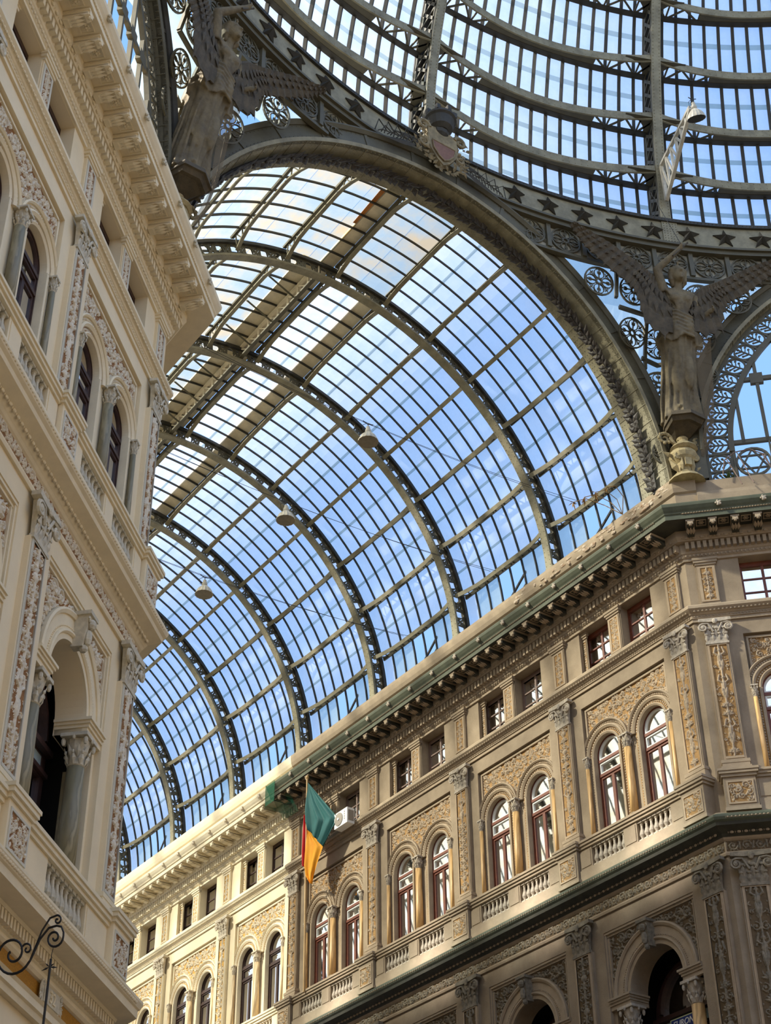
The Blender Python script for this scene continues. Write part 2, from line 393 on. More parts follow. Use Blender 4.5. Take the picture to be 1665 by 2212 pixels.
MID = [(-.1,22.62),(.05,22.62),(.05,22.70),(.08,22.71),(.08,22.79),(.11,22.81),(.13,22.84),(.20,22.90),(.23,22.93),(.23,23.0),(.20,23.04),(.05,23.1),(-.3,23.1)]
STR = [(-.1,16.42),(.05,16.42),(.07,16.47),(.07,16.50),(.05,16.51),(.05,16.76),(.09,16.79),(.12,16.83),(.14,16.85),(.18,16.90),(.42,17.0),(.44,17.07),(.49,17.11),(.52,17.17),(.52,17.22),(.30,17.34),(.30,17.36),(-.3,17.38)]
LOW = [(-.1,9.02),(.10,9.02),(.12,9.1),(.16,9.12),(.16,9.22),(.2,9.26),(.05,9.34),(0,9.35),(0,9.63),(.05,9.64),(.09,9.68),(.09,9.74),(.12,9.76),(.12,9.92),(.22,9.94),(.24,9.99),(.52,10.02),(.53,10.14),(.56,10.16),(.60,10.24),(.60,10.28),(.36,10.34),(-.3,10.34)]
def shift(o, p): return o
def along(path_seg, step, off, start=None):
    """positions and frame along a straight wall part"""
    pass
def modillion():
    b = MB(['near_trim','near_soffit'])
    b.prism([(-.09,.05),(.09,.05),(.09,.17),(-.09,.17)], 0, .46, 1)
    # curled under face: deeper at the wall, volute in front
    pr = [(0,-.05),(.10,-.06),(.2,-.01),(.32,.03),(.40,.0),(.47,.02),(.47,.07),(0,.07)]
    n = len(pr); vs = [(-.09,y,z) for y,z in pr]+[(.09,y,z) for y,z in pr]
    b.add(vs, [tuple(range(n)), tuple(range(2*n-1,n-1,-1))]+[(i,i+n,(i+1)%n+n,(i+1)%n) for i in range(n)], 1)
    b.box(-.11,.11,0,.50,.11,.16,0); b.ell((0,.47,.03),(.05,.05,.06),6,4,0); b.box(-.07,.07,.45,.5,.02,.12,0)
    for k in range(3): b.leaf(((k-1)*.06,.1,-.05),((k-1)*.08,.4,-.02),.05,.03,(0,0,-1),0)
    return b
TM = T('modillion', modillion())
def coffer():
    b = MB(['near_trim','near_ochre'])
    b.box(-.13,.13,0,.26,0,.01,1)
    for (x0,x1,y0,y1) in ((-.13,.13,0,.02),(-.13,.13,.24,.26),(-.13,-.11,.02,.24),(.11,.13,.02,.24)): b.box(x0,x1,y0,y1,-.025,0,0)
    for k in range(6):
        a = k*PI/3; b.leaf((.01*math.cos(a),.13+.01*math.sin(a),-.01),(.095*math.cos(a),.13+.095*math.sin(a),-.01),.035,.03,(0,0,-1),0)
    b.ell((0,.13,-.02),(.03,.03,.03),6,4,0); return b
TCOF = T('ceiling_rosette', coffer())
def dentils(L, z0, z1, p0, p1, step, fill=.6, mt='near_trim'):
    b = MB(mt); n = int(L/step)
    for i in range(n): b.box(i*step, i*step+step*fill, p0, p1, z0, z1)
    return b
def eggs(L, z, p, step=.14, rx=.045, rz=.035, mt='near_trim'):
    b = MB(mt)
    for i in range(int(L/step)):
        x = (i+.5)*step; b.ell((x,p,z),(rx,.025,rz),6,4); b.leaf((x+step/2,p,z+rz),(x+step/2,p,z-rz),.012,.015,(0,1,0))
    return b
def mould(nm, prof, path, label, swap, mats, mi=None):
    tp = T(nm, sweep(prof, path, mats, mi)); return place(tp, Matrix.Identity(4), label, 'cornice', kind='structure', swap=swap)
def kid(parent, tp, M, swap=None, label=None):
    o = place(tp, None, swap=swap); o.parent = parent; o.matrix_local = M
    if label: o['label'] = label
    return o
SW_N = {}; SW_NC = dict(near_relief='shaded_relief', near_ochre='shaded_ochre', near_cap='shaded_relief')  # lower storey and frieze take the copies with shade in their colour
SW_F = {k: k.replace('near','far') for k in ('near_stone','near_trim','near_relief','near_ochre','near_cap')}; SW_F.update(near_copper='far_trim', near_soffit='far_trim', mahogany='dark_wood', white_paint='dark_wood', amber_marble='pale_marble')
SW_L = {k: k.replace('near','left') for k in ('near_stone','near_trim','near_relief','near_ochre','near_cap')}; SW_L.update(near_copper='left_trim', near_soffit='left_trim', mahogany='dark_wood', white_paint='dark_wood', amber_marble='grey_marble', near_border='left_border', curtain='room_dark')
mat('near_border', (176,154,126), .85, var=.1, scale=3); SW_F['near_border'] = 'far_trim'

# repeated long courses, cut into one piece per straight wall part
def courses(tr, F, L, sw, which, off=0):
    """children of moulding object tr laid out in wall frame F for length L starting at u=off"""
    if which == 'top':
        for i in range(-12, 80):
            u = .33+i*.5634
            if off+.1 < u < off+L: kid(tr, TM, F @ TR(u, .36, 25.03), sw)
            if off+.1 < u-.28 < off+L and (sw is SW_L or off < 5): kid(tr, TCOF, F @ TR(u-.282, .52, 25.205), sw)
        kid(tr, T('dentil_course', dentils(L, 24.70, 24.90, .14, .27, .15, .6)), F @ TR(off,0,0), sw)
        kid(tr, T('egg_course', eggs(L, 24.985, .33, .2, .06, .045)), F @ TR(off,0,0), sw)
        kid(tr, T('leaf_course', eggs(L, 24.58, .10, .1, .03, .04)), F @ TR(off,0,0), sw)
        kid(tr, T('bead_course', eggs(L, 25.345, .92, .07, .02, .02)), F @ TR(off,0,0), sw)
        b = MB('near_cap')
        for i in range(int(L/1.127)):
            u = .5+i*1.1268; b.ell((u,1.02,25.49),(.06,.05,.07),8,5)
            for k in range(5): a = k*2*PI/5; b.ell((u+.06*math.cos(a),1.04,25.49+.06*math.sin(a)),(.03,.03,.03),5,4)
        kid(tr, T('lion_mask', b), F @ TR(off,0,0), sw)
    elif which == 'mid':
        kid(tr, T('bead_course', eggs(L, 22.755, .085, .08, .022, .022)), F @ TR(off,0,0), sw)
        kid(tr, T('leaf_course', eggs(L, 22.87, .175, .1, .035, .03)), F @ TR(off,0,0), sw)
    elif which == 'str':
        S, B = rinceau(4.507, .26, 3, 1.15)
        fr = T('relief_frieze', relief(4.507, .26, S, B, .012, .05), smooth=True)
        n = int(math.ceil(L/4.507-1e-3))
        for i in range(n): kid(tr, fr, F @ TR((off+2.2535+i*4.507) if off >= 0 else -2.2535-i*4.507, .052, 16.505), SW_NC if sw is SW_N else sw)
        kid(tr, T('dentil_course', eggs(L, 16.90, .22, .16, .05, .035)), F @ TR(off,0,0), sw)
        kid(tr, T('bead_course', eggs(L, 17.15, .505, .09, .03, .02)), F @ TR(off,0,0), sw)
    elif which == 'low':
        kid(tr, T('dentil_course', dentils(L, 9.77, 9.93, .1, .22, .115, .55)), F @ TR(off,0,0), sw)
        kid(tr, T('bead_course', eggs(L, 10.2, .58, .09, .03, .025)), F @ TR(off,0,0), sw)
def setloc(o, M): o.matrix_world = M
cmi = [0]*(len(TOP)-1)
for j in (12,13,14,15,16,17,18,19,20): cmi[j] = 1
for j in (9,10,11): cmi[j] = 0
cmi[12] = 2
smi = [0]*(len(STR)-1)
for j in (11,12,13,14): smi[j] = 1
for j in (7,8,9,10): smi[j] = 2
TRIM = [0]
def trim(prof, path, label, sw, mi=None, mats=('near_trim','near_copper','near_soffit')):
    TRIM[0] += 1
    return place(T('trim_%d' % TRIM[0], sweep(prof, path, mats, mi)), Matrix.Identity(4), label, 'cornice', kind='structure', swap=sw)
LN = YSPLIT-A; LF = 62-YSPLIT; LFV = 22.5
def whole(prof, nm, mi=None):
    a = trim(prof, PATH_RN, f'weathered {nm} of the darker right building front, turning its corner', SW_N, mi)
    b = trim(prof, PATH_RF, f'clean cream {nm} on the sunlit far part of the right front', SW_F, mi)
    return a, b
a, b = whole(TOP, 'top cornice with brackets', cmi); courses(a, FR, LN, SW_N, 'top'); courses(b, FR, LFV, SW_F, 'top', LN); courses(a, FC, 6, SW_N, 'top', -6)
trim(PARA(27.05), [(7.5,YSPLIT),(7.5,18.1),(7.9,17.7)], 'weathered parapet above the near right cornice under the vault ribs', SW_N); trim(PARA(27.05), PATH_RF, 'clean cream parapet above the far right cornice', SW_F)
trim(PARA(26.55), [(7.9,17.7),(18.2,7.4)], 'low parapet above the cornice of the angled right front', SW_N); trim(PARA(26.55), [(-18.2,7.4),(-7.5,18.1)], 'low parapet above the cornice of the angled left front', SW_L); trim(PARA(27.05), [(-7.5,18.1),(-7.5,62)], 'parapet carrying the vault ribs on the left side of the arm', SW_L)
a, b = whole(MID, 'moulding below the attic windows'); courses(a, FR, LN, SW_N, 'mid'); courses(b, FR, LFV, SW_F, 'mid', LN); courses(a, FC, 6, SW_N, 'mid', -6)
a, b = whole(STR, 'ledge with carved frieze under the balustrades', smi); courses(a, FR, LN, SW_N, 'str'); courses(b, FR, 9, SW_F, 'str', LN); courses(a, FC, 6, SW_N, 'str', -6)
a = trim(TOP, PATH_L, 'cream top cornice with brackets and rosettes on the left building front', SW_L); courses(a, FL, 15.1, SW_L, 'top')
a = trim(MID, PATH_L, 'cream moulding below the attic windows of the left building front', SW_L); courses(a, FL, 15.1, SW_L, 'mid')
a = trim(STR, PATH_L, 'wide cream ledge with white leaf frieze on the left building front', SW_L, smi); courses(a, FL, 15.1, SW_L, 'str')
a = trim(LOW, PATH_L, 'lowest cream ledge with dentils above the gold band on the left front', SW_L); courses(a, FL, 15.1, SW_L, 'low')

# ------------------------------------------------------------------ wall slabs with window openings
def wall(nm, F, u0, u1, centres, label, sw):
    z0, z1 = 9.0, 24.5
    h1 = []; h2 = []
    for c in centres:
        for s in (-1, 1):
            xa, xb = sorted((c+s*.25, c+s*1.42)); h1.append(rect(xa, xb, 23.1, 24.44)); h2.append(rect(xa, xb, 23.1, 24.44))
            h2.append(archhole(c+s*.87, .485, 18.36, 20.68))
        h1.append(rect(c-1.6, c+1.6, 18.36, 22.2)); h1.append(rect(c-1.55, c+1.55, 11.3, 16.0))
        h2.append([(c-1.45,11.35),(c+1.45,11.35),(c+1.45,14.1),(c+.88,14.1),(c+.88,14.35)]+circ(c,14.35,.88,24,0,PI)+[(c-.88,14.1),(c-1.45,14.1)])
    b = plate(rect(u0,u1,z0,z1), h1, -.12, 0, ['near_stone']); b.merge(plate(rect(u0,u1,z0,z1), h2, -.62, -.12, ['near_stone']))
    b.box(u0,u1,-.5,0,0,z0); b.box(u0,u1,-.55,-.02,z1,27.0)
    b.box(u0,u1,-2.2,-2.1,9,24.5)
    for z in (9.0,17.3,22.7,24.6): b.box(u0,u1,-2.1,-.62,z-.1,z)
    return place(T(nm, b), F, label, 'wall', kind='structure', swap=sw)
CR = [D1+PIT*(i+.5) for i in range(9)]
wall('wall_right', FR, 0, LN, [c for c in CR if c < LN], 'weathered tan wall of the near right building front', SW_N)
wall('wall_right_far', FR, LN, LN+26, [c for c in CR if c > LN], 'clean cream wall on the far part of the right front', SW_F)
wall('wall_right_corner', FC, -15.1, 0, [-CR[0], -CR[0]-PIT], 'tan wall of the angled front right of the corner', SW_N)
wall('wall_left_corner', FL, 0, 15.1, [CR[0], CR[1], CR[2]], 'cream wall of the angled left building front', SW_L)
b = MB('plain_front'); b.box(-8.1,-7.5,18.2,66,0,27.05)
place(T('wall_left', b), Matrix.Identity(4), 'plain cream wall lining the left side of the arcade arm', 'wall', kind='structure')
b = MB('near_stone'); b.box(8.2,9.6,62,62.4,0,27); place(T('wall_back', b), Matrix.Identity(4), 'end pier of the arcade arm', 'wall', kind='structure')

# ------------------------------------------------------------------ facade furniture templates
def acanthus(b, cx, y, z, w, h, d, m=0):
    b.leaf((cx,y,z),(cx,y+d,z+h),w/2.8,d*.35,(0,1,0),m); b.ell((cx,y+d,z+h*.95),(w*.3,d*.35,h*.12),6,4,m)
def capital_flat(w, h, d, m=0, mats='near_cap'):
    b = MB(mats); W = w/2
    b.hexa([(-W*.86,0,0),(W*.86,0,0),(W*.86,d*.45,0),(-W*.86,d*.45,0)], [(-W*1.05,0,h*.86),(W*1.05,0,h*.86),(W*1.05,d*.8,h*.86),(-W*1.05,d*.8,h*.86)])
    b.box(-W*.98,W*.98,0,d*.6,-.04*h,.05*h)
    b.prism([(-W*1.4,h*.88),(-W*1.35,h),(W*1.35,h),(W*1.4,h*.88),(W*.5,h*.84),(-W*.5,h*.84)], 0, d*1.15)
    for s in (-1,1):
        pts = [(x, d*1.0, z) for x, z in spiral(s*W*1.05, h*.62, h*.17, PI/2, 1.6, -s, 16)]
        b.tube([(s*W*.2,d*.8,h*.45),(s*W*.6,d*.95,h*.78)]+pts, h*.045, 5); b.ell((s*W*1.05,d*1.02,h*.62),(h*.07,h*.06,h*.07),6,4)
    for k in range(4): acanthus(b, (k-1.5)*w*.27, d*.4, 0.02, w*.27, h*.36, d*.35)
    for k in range(3): acanthus(b, (k-1)*w*.33, d*.5, h*.2, w*.3, h*.42, d*.4)
    b.ell((0,d*1.15,h*.86),(w*.11,d*.25,h*.12),7,5)
    for k in range(6): b.ell(((k-2.5)*w*.17,d*.85,h*(.58+.06*(k%2))),(w*.05,d*.2,h*.06),5,4)
    return b
def capital_round(r, h, mats='near_cap'):
    b = MB(mats); b.lathe([(r*.95,0),(r*1.1,.02),(r*.92,.05*h),(r,h*.4),(r*1.35,h*.85),(r*1.2,h*.9)], n=12)
    b.prism([(-r*1.75,h*.88),(-r*1.7,h),(r*1.7,h),(r*1.75,h*.88)], -r*1.6, r*1.6)
    for k in range(8):
        a = k*PI/4; c, s = math.cos(a), math.sin(a)
        b.leaf((c*r,s*r,.02),(c*r*1.45,s*r*1.45,h*.42),r*.36,r*.2,(c,s,0)); b.ell((c*r*1.42,s*r*1.42,h*.4),(r*.17,r*.17,h*.07),5,4)
        a += PI/8; c, s = math.cos(a), math.sin(a); b.leaf((c*r,s*r,h*.25),(c*r*1.55,s*r*1.55,h*.66),r*.34,r*.18,(c,s,0))
    for k in range(4):
        a = PI/4+k*PI/2; c, s = math.cos(a), math.sin(a); b.ell((c*r*1.85,s*r*1.85,h*.74),(r*.28,r*.28,h*.14),7,5)
        c, s = math.cos(a+PI/4), math.sin(a+PI/4); b.ell((c*r*1.6,s*r*1.6,h*.86),(r*.22,r*.22,h*.1),6,4)
    return b
def column_base(r, h, mats='near_trim'):
    b = MB(mats); b.box(-r*1.5,r*1.5,-r*1.5,r*1.5,0,h*.35); b.lathe([(r*1.45,h*.35),(r*1.5,h*.5),(r*1.25,h*.62),(r*1.15,h*.75),(r*1.3,h*.85),(r*1.02,h)], n=14); return b
def column(r, h, hc, hb, nm='marble_column'):
    sh = MB('amber_marble'); sh.lathe([(r,hb),(r*1.0,hb+h*.3),(r*.88,h-hc)], n=16)
    return dict(name=nm, mesh=None, kids=[T('shaft', sh, smooth=True), T('base', column_base(r, hb)), at(T('capital', capital_round(r*.88, hc)), TR(0,0,h-hc))], label=None)
# pilasters: panel border with relief inset
def pilaster(w, z0, z1, capz, d, seed, nm, base=True):
    b = MB(['near_stone','near_border']); h = z1-z0
    b.box(-w/2,w/2,0,d,0,h)
    bw = w*.14; b2 = MB(['near_border'])
    for k, (e, y) in enumerate(((0,.02),(bw*.5,.032))):
        iw = w*.36; x = w/2-bw*.4-e; b2.box(-x,-iw,d,d+y,0+e,h-e); b2.box(iw,x,d,d+y,e,h-e); b2.box(-iw,iw,d,d+y,e,.1); b2.box(-iw,iw,d,d+y,h-.06,h-e)
    S, B = candelabra(w*.7, h-.16, seed)
    kids = [T('panel_border', b2), at(T('carved_panel', relief(w*.7, h-.16, S, B, .0125, .055), smooth=True), TR(0,d+.002,.1)),
            at(T('capital', capital_flat(w, capz-z1, .14)), TR(0,d*.6,h))]
    if base:
        m = MB('near_trim'); x = w/2
        m.box(-x-.06,x+.06,0,d+.08,-.34,-.17); m.box(-x-.03,x+.03,0,d+.05,-.17,-.08); m.box(-x-.045,x+.045,0,d+.06,-.08,0); kids.append(T('base', m))
    t = T(nm, b, kids); return t
PB = [pilaster(.58, 18.74, 21.93, 22.6, .1, s, 'carved_pilaster') for s in (11,12,13)]
PC = [pilaster(.66, 11.75, 15.66, 16.42, .1, s, 'carved_pilaster') for s in (21,22)]
def pedestal(w, h, d, seed):
    b = MB(['near_stone']); b.box(-w/2,w/2,0,d,0,h); c = MB('near_trim')
    c.box(-w/2-.03,w/2+.03,0,d+.03,0,.08); k = MB('near_border'); x = w/2
    for a in ((-x+.06,-x+.1,.16,h-.1),(x-.1,x-.06,.16,h-.1),(-x+.1,x-.1,.16,.2),(-x+.1,x-.1,h-.14,h-.1)): k.box(a[0],a[1],d,d+.02,a[2],a[3])
    W, Hh = w-.2, h-.34; S, B = allover(W, Hh, seed, .1)
    r = MB('near_trim'); r.box(-x-.04,x+.04,0,d+.04,h,h+.07); r.box(-x-.08,x+.08,0,d+.08,h+.07,h+.14); r.box(-x-.1,x+.1,0,d+.1,h+.14,h+.2)
    return T('carved_pedestal', b, [T('plinth', c), T('panel_border', k), at(T('carved_panel', relief(W, Hh, S, B, .0125, .04), smooth=True), TR(0,d+.002,.2)), T('cap_moulding', r)])
PEDB = pedestal(.74, .84, .34, 5); PEDC = pedestal(.82, .86, .4, 6)
def baluster(h):
    b = MB('near_cap'); r = .076
    b.box(-r*.95,r*.95,-r*.95,r*.95,0,h*.1); b.lathe([(r*.6,h*.1),(r*.75,h*.14),(r*.5,h*.18),(r*1.0,h*.32),(r*.95,h*.42),(r*.5,h*.62),(r*.42,h*.78),(r*.62,h*.82),(r*.5,h*.86),(r*.8,h*.9)], n=10); b.box(-r*.95,r*.95,-r*.95,r*.95,h*.9,h)
    return T('baluster', b, smooth=False)
def balustrade(half, hb, ht, groups, n, d0, dd):
    """hb base height, ht total; groups: list of (x0,x1) open runs"""
    b = MB('near_trim'); b.box(-half,half,d0-.1,d0+.12,0,hb)
    rl = MB('near_trim'); rl.box(-half,half,d0-.13,d0+.13,ht-.2,ht-.13); rl.box(-half,half,d0-.15,d0+.17,ht-.13,ht-.06); rl.box(-half,half,d0-.16,d0+.2,ht-.06,ht)
    kids = [T('handrail', rl)]; tb = baluster(ht-.2-hb)
    xs = [-half]+[v for g in groups for v in g]+[half]
    for i in range(0, len(xs), 2):
        p = MB(['near_stone']); x0, x1 = xs[i], xs[i+1]
        if x1-x0 < .02: continue
        p.box(x0,x1,d0-.09,d0+.09,hb,ht-.2); p.box(x0+.05,x1-.05,d0+.09,d0+.105,hb+.06,ht-.26); kids.append(T('die', p))
    for x0, x1 in groups:
        for i in range(n): kids.append(at(tb, TR(x0+(x1-x0)*(i+.5)/n, d0, hb)))
    return T('balustrade', b, kids)
BALB = balustrade(1.87, .28, 1.02, [(-1.42,-.24),(.24,1.42)], 7, .16, 0)
BALC = balustrade(1.85, .18, .98, [(-.84,.84)], 9, .2, 0)
# twin archivolt panel of storey B (x about bay centre, z absolute-18.36)
def twinarch():
    b = MB(['near_trim','near_relief','near_ochre']); zc = 20.68-18.36
    for s in (-1,1):
        cx = s*.87
        def ring(pr, m): 
            b.arcring(pr, cx, zc, 0, PI, 28, m)
        ring([(.82,-.12),(.88,-.12),(.88,-.02),(.85,0),(.82,-.03)],0)
        ring([(.73,-.12),(.82,-.12),(.82,-.07),(.73,-.07)],0); ring([(.64,-.12),(.73,-.12),(.73,-.03),(.69,-.01),(.64,-.05)],0)
        ring([(.55,-.12),(.64,-.12),(.64,-.09),(.55,-.09)],2); ring([(.478,-.3),(.55,-.3),(.55,-.05),(.52,-.03),(.478,-.06)],0)
        for k in range(38):
            a = PI*(k+.5)/38; b.ell((cx+.775*math.cos(a),-.06,zc+.775*math.sin(a)),(.026,.022,.026),5,4,1)
        for k in range(26):
            a = PI*(k+.5)/26; b.ell((cx+.595*math.cos(a),-.085,zc+.595*math.sin(a)),(.03,.02,.03),5,4,1)
        for t in (-1,1):     # strips run down the jambs
            for (r0,r1,y,m) in ((.478,.55,-.04,0),(.55,.64,-.09,2)):
                xa, xb = sorted((cx+t*r0, cx+t*r1)); b.box(xa,xb,-.3 if m == 0 else -.12,y,0,zc,m)
            for k in range(30): b.ell((cx+t*.595,-.085,.08+k*(zc-.1)/30),(.028,.018,.03),5,4,1)
    b.box(-.23,.23,-.12,-.09,0,zc,0)
    for s in (-1,1): xa, xb = sorted((s*1.47,s*1.6)); b.box(xa,xb,-.12,-.085,0,zc)
    # frame lines of the sunk field
    for e, y in ((.06,-.06),):
        b.box(-1.6+e,1.6-e,-.12,y,3.84-.05-e,3.84-e)
        for s in (-1,1): xa, xb = sorted((s*(1.6-e),s*(1.55-e))); b.box(xa,xb,-.12,y,zc if 0 else 0,3.84-e)
    zt = 3.74
    def mask(x, z): z += zc; return all((x-s*.87)**2+(z-zc)**2 > .85**2 for s in (-1,1)) 
    W = 3.0; Hh = zt-zc; S, B = allover(W, Hh, 31, .11, mask); rl = relief(W, Hh, S, B, .0125, .055, mask)
    return T('twin_arch_surround', b, [at(T('carved_spandrel', rl, smooth=True), TR(0,-.115,zc))])
TWIN = twinarch()
def mullion_bar(b, x0, x1, z0, z1, y0, y1, m): b.box(x0,x1,y0,y1,z0,z1,m)
def window_b():
    z = lambda v: v-18.36; hw = .484
    fr = MB(['mahogany','white_paint'])
    out = archhole(0, hw, 0, z(20.68)); inn = archhole(0, hw-.04, .04, z(20.68))
    fr.merge(plate(out, [inn], -.45, -.36, ['mahogany']))
    for zz in (z(20.56), z(20.16)): fr.box(-hw+.03,hw-.03,-.46,-.35,zz-.04,zz+.04,0)
    ws = MB('white_paint')
    o2 = archhole(0, hw-.04, z(20.6), z(20.68)); i2 = archhole(0, hw-.085, z(20.645), z(20.68)); ws.merge(plate(o2, [i2], -.44, -.375, ['white_paint']))
    ws.merge(plate(rect(-hw+.04,hw-.04,z(20.2),z(20.52)), [rect(-hw+.085,hw-.085,z(20.245),z(20.475))], -.44, -.375, ['white_paint']))
    cs = []
    for s in (-1,1):
        xa, xb = sorted((s*.0, s*(hw-.04))); c = plate(rect(xa,xb,.04,z(20.12)), [rect(xa+.05,xb-.05,.1,z(20.12)-.06)], -.43, -.38, ['mahogany']); cs.append(T('casement', c))
    gl = MB('window_glass'); pts = archhole(0, hw-.05, .05, z(20.68)); gl.add([(x,-.41,zz) for x,zz in pts], [tuple(range(len(pts)))])
    cu = MB('curtain'); n = 26
    for s in (-1,1):
        vs = []
        for zz, k in ((.05,.30),(1.0,.22),(2.0,.30),(2.6,.36)):
            for i in range(n+1): x = s*(hw-.02-k*i/n); vs.append((x, -.50+.03*math.sin(i*1.9)+.02*math.sin(i*.7), zz))
        cu.add(vs, [(j*(n+1)+i, j*(n+1)+i+1, (j+1)*(n+1)+i+1, (j+1)*(n+1)+i) for j in range(3) for i in range(n)])
    return T('window', fr, [T('fanlight_sash', ws), *cs, T('window_pane', gl), T('curtain', cu, smooth=True)])
WB = window_b()
def window_attic(cur):
    hw = .585; h = 1.34; fr = MB(['mahogany']); fr.merge(plate(rect(-hw,hw,0,h), [rect(-hw+.04,hw-.04,.035,h-.12)], -.5, -.42, ['mahogany'])); cs = []
    for s in (-1,1):
        xa, xb = sorted((0, s*(hw-.04))); hh = h-.14; hol = [rect(xa+.035,xb-.035,.04+hh/3*k+.02,.04+hh/3*(k+1)-.02) for k in range(3)]
        cs.append(T('casement', plate(rect(xa,xb,.035,h-.10), hol, -.49, -.44, ['mahogany'])))
    gl = MB('window_glass'); gl.add([(-hw+.05,-.465,.04),(hw-.05,-.465,.04),(hw-.05,-.465,h-.12),(-hw+.05,-.465,h-.12)], [(0,1,2,3)])
    kids = [*cs, T('window_pane', gl)]
    if cur:
        cu = MB('curtain'); n = 30; vs = [(-hw+2*hw*i/n, -.68+.025*math.sin(i*2.1), zz) for zz in (0,1.2) for i in range(n+1)]
        cu.add(vs, [(i,i+1,n+2+i,n+1+i) for i in range(n)]); kids.append(T('curtain', cu, smooth=True))
    return T('window', fr, kids)
WA = window_attic(False); WAC = window_attic(True)
def attic_pil(w, d, seed, cap=True):
    h = 1.38; b = MB('near_stone'); b.box(-w/2,w/2,0,d,0,h); k = MB('near_border'); x = w/2; iw = w*.3
    for a in ((-x+.03,-iw,.08,h-.24),(iw,x-.03,.08,h-.24),(-iw,iw,.08,.13),(-iw,iw,h-.29,h-.24)): k.box(a[0],a[1],d,d+.018,a[2],a[3])
    S, B = candelabra(iw*2, h-.42, seed, False); c = MB('near_trim')
    c.box(-x-.02,x+.02,0,d+.03,h-.2,h-.14); c.box(-x-.05,x+.05,0,d+.06,h-.14,h-.07); c.box(-x-.07,x+.07,0,d+.08,h-.07,h)
    return T('attic_pilaster', b, [T('panel_border', k), at(T('carved_panel', relief(iw*2, h-.42, S, B, .0125, .04), smooth=True), TR(0,d+.002,.13)), T('cap_moulding', c)])
AP1 = attic_pil(.5, .06, 41); AP2 = attic_pil(.46, .05, 42)
def sidepil():
    t = attic_pil(.26, .02, 43); return t
AP3 = attic_pil(.2, .03, 43)
# storey C: big arch surround
def bigarch():
    b = MB(['near_trim','near_relief']); z0 = 11.3; zc = 14.35-z0
    for pr in ([(1.30,-.12),(1.40,-.12),(1.40,-.02),(1.36,0),(1.30,-.03)], [(1.05,-.12),(1.30,-.12),(1.30,-.06),(1.05,-.06)], [(.98,-.12),(1.05,-.12),(1.05,-.03),(1.01,-.02),(.98,-.05)], [(.88,-.14),(.98,-.14),(.98,-.07),(.88,-.07)]):
        b.arcring(pr, 0, zc, 0, PI, 40)
    for k in range(60): a = PI*(k+.5)/60; b.ell((1.10*math.cos(a),-.055,zc+1.10*math.sin(a)),(.018,.02,.018),5,3)
    for s in (-1,1):      # impost blocks over the columns
        for (xa,xb,y,za,zb) in ((.88,1.55,-.03,14.1,14.2),(.86,1.55,0,14.2,14.26),(.83,1.55,.03,14.26,14.31),(.80,1.55,.06,14.31,14.36)):
            p, q = sorted((s*xa, s*xb)); b.box(p,q,-.6,y,za-z0,zb-z0)
    b.box(-1.55,1.55,-.12,-.02,15.94-z0,16.0-z0); b.box(-1.5,1.5,-.12,-.06,15.88-z0,15.94-z0)
    for s in (-1,1): p, q = sorted((s*1.5,s*1.55)); b.box(p,q,-.12,-.03,3.05,4.7)
    ks = MB(['near_cap']); ks.hexa([(-.09,-.1,0),(.09,-.1,0),(.08,.1,0),(-.08,.1,0)], [(-.15,-.1,.55),(.15,-.1,.55),(.14,.2,.55),(-.14,.2,.55)])
    ks.box(-.18,.18,-.1,.24,.55,.62); ks.ell((0,.2,.42),(.1,.08,.1),8,5); ks.ell((0,.16,.18),(.08,.07,.16),8,5); ks.ell((0,.1,-.02),(.06,.08,.08),7,5)
    for s in (-1,1): ks.tube([(x,.2,z) for x,z in spiral(s*.1,.46,.06,0,1.3,s,10)], .018, 5)
    W = 3.0; z1 = 15.86-z0-zc
    def mask(x, z): return x*x+z*z > 1.42**2 and abs(x) < 1.46 and abs(x) > .17
    S, B = allover(W, z1, 33, .15, mask); rl = relief(W, z1, S, B, .016, .07, mask)
    bd = MB('near_trim')
    for s in (-1,1):
        for e in (0,.045): 
            p, q = sorted((s*(1.5-e),s*(1.475-e))); bd.box(p,q,-.12,-.07+e*.3,zc,zc+z1)
    return T('arch_surround', b, [at(T('keystone', ks), TR(0,0,15.18-z0)), at(T('carved_spandrel', rl, smooth=True), TR(0,-.115,zc)), T('panel_border', bd)])
BIG = bigarch()
def window_c():
    z0 = 11.3; zc = 14.2-z0-.25; fr = MB(['dark_wood']); hw = 1.2
    out = archhole(0, hw, 0, zc, 24); hol = [archhole(0, .95, zc+.05, zc+.1, 20), rect(-1.05,1.05,zc-.36,zc-.12), rect(-1.05,-.03,.1,zc-.5), rect(.03,1.05,.1,zc-.5)]
    fr.merge(plate(out, hol, -1.25, -1.12, ['dark_wood'])); fr.box(-hw,hw,-1.2,-1.0,zc-.1,zc+.0); fr.box(-hw,hw,-1.2,-1.05,zc-.48,zc-.4)
    fr.arcring([(.95,-1.12),(1.02,-1.12),(1.02,-1.04),(.95,-1.04)],0,zc+.1,0,PI,24)
    gl = MB('window_glass'); pts = archhole(0, 1.06, .05, zc); gl.add([(x,-1.18,zz) for x,zz in pts], [tuple(range(len(pts)))])
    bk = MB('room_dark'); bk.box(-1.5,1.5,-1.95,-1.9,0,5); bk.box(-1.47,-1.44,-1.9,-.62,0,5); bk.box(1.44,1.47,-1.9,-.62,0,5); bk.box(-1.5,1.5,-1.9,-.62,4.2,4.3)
    pn = MB('pale_panel'); pn.box(-1.05,1.05,-1.17,-1.14,zc-.36,zc-.12)
    return T('arched_window', fr, [T('window_pane', gl), T('reveal', bk), T('transom_panel', pn)])
WC = window_c()
COLB = column(.105, 2.36, .36, .2); COLS = column(.06, 2.36, .32, .14, 'slender_column'); COLC = column(.165, 2.75, .55, .26)
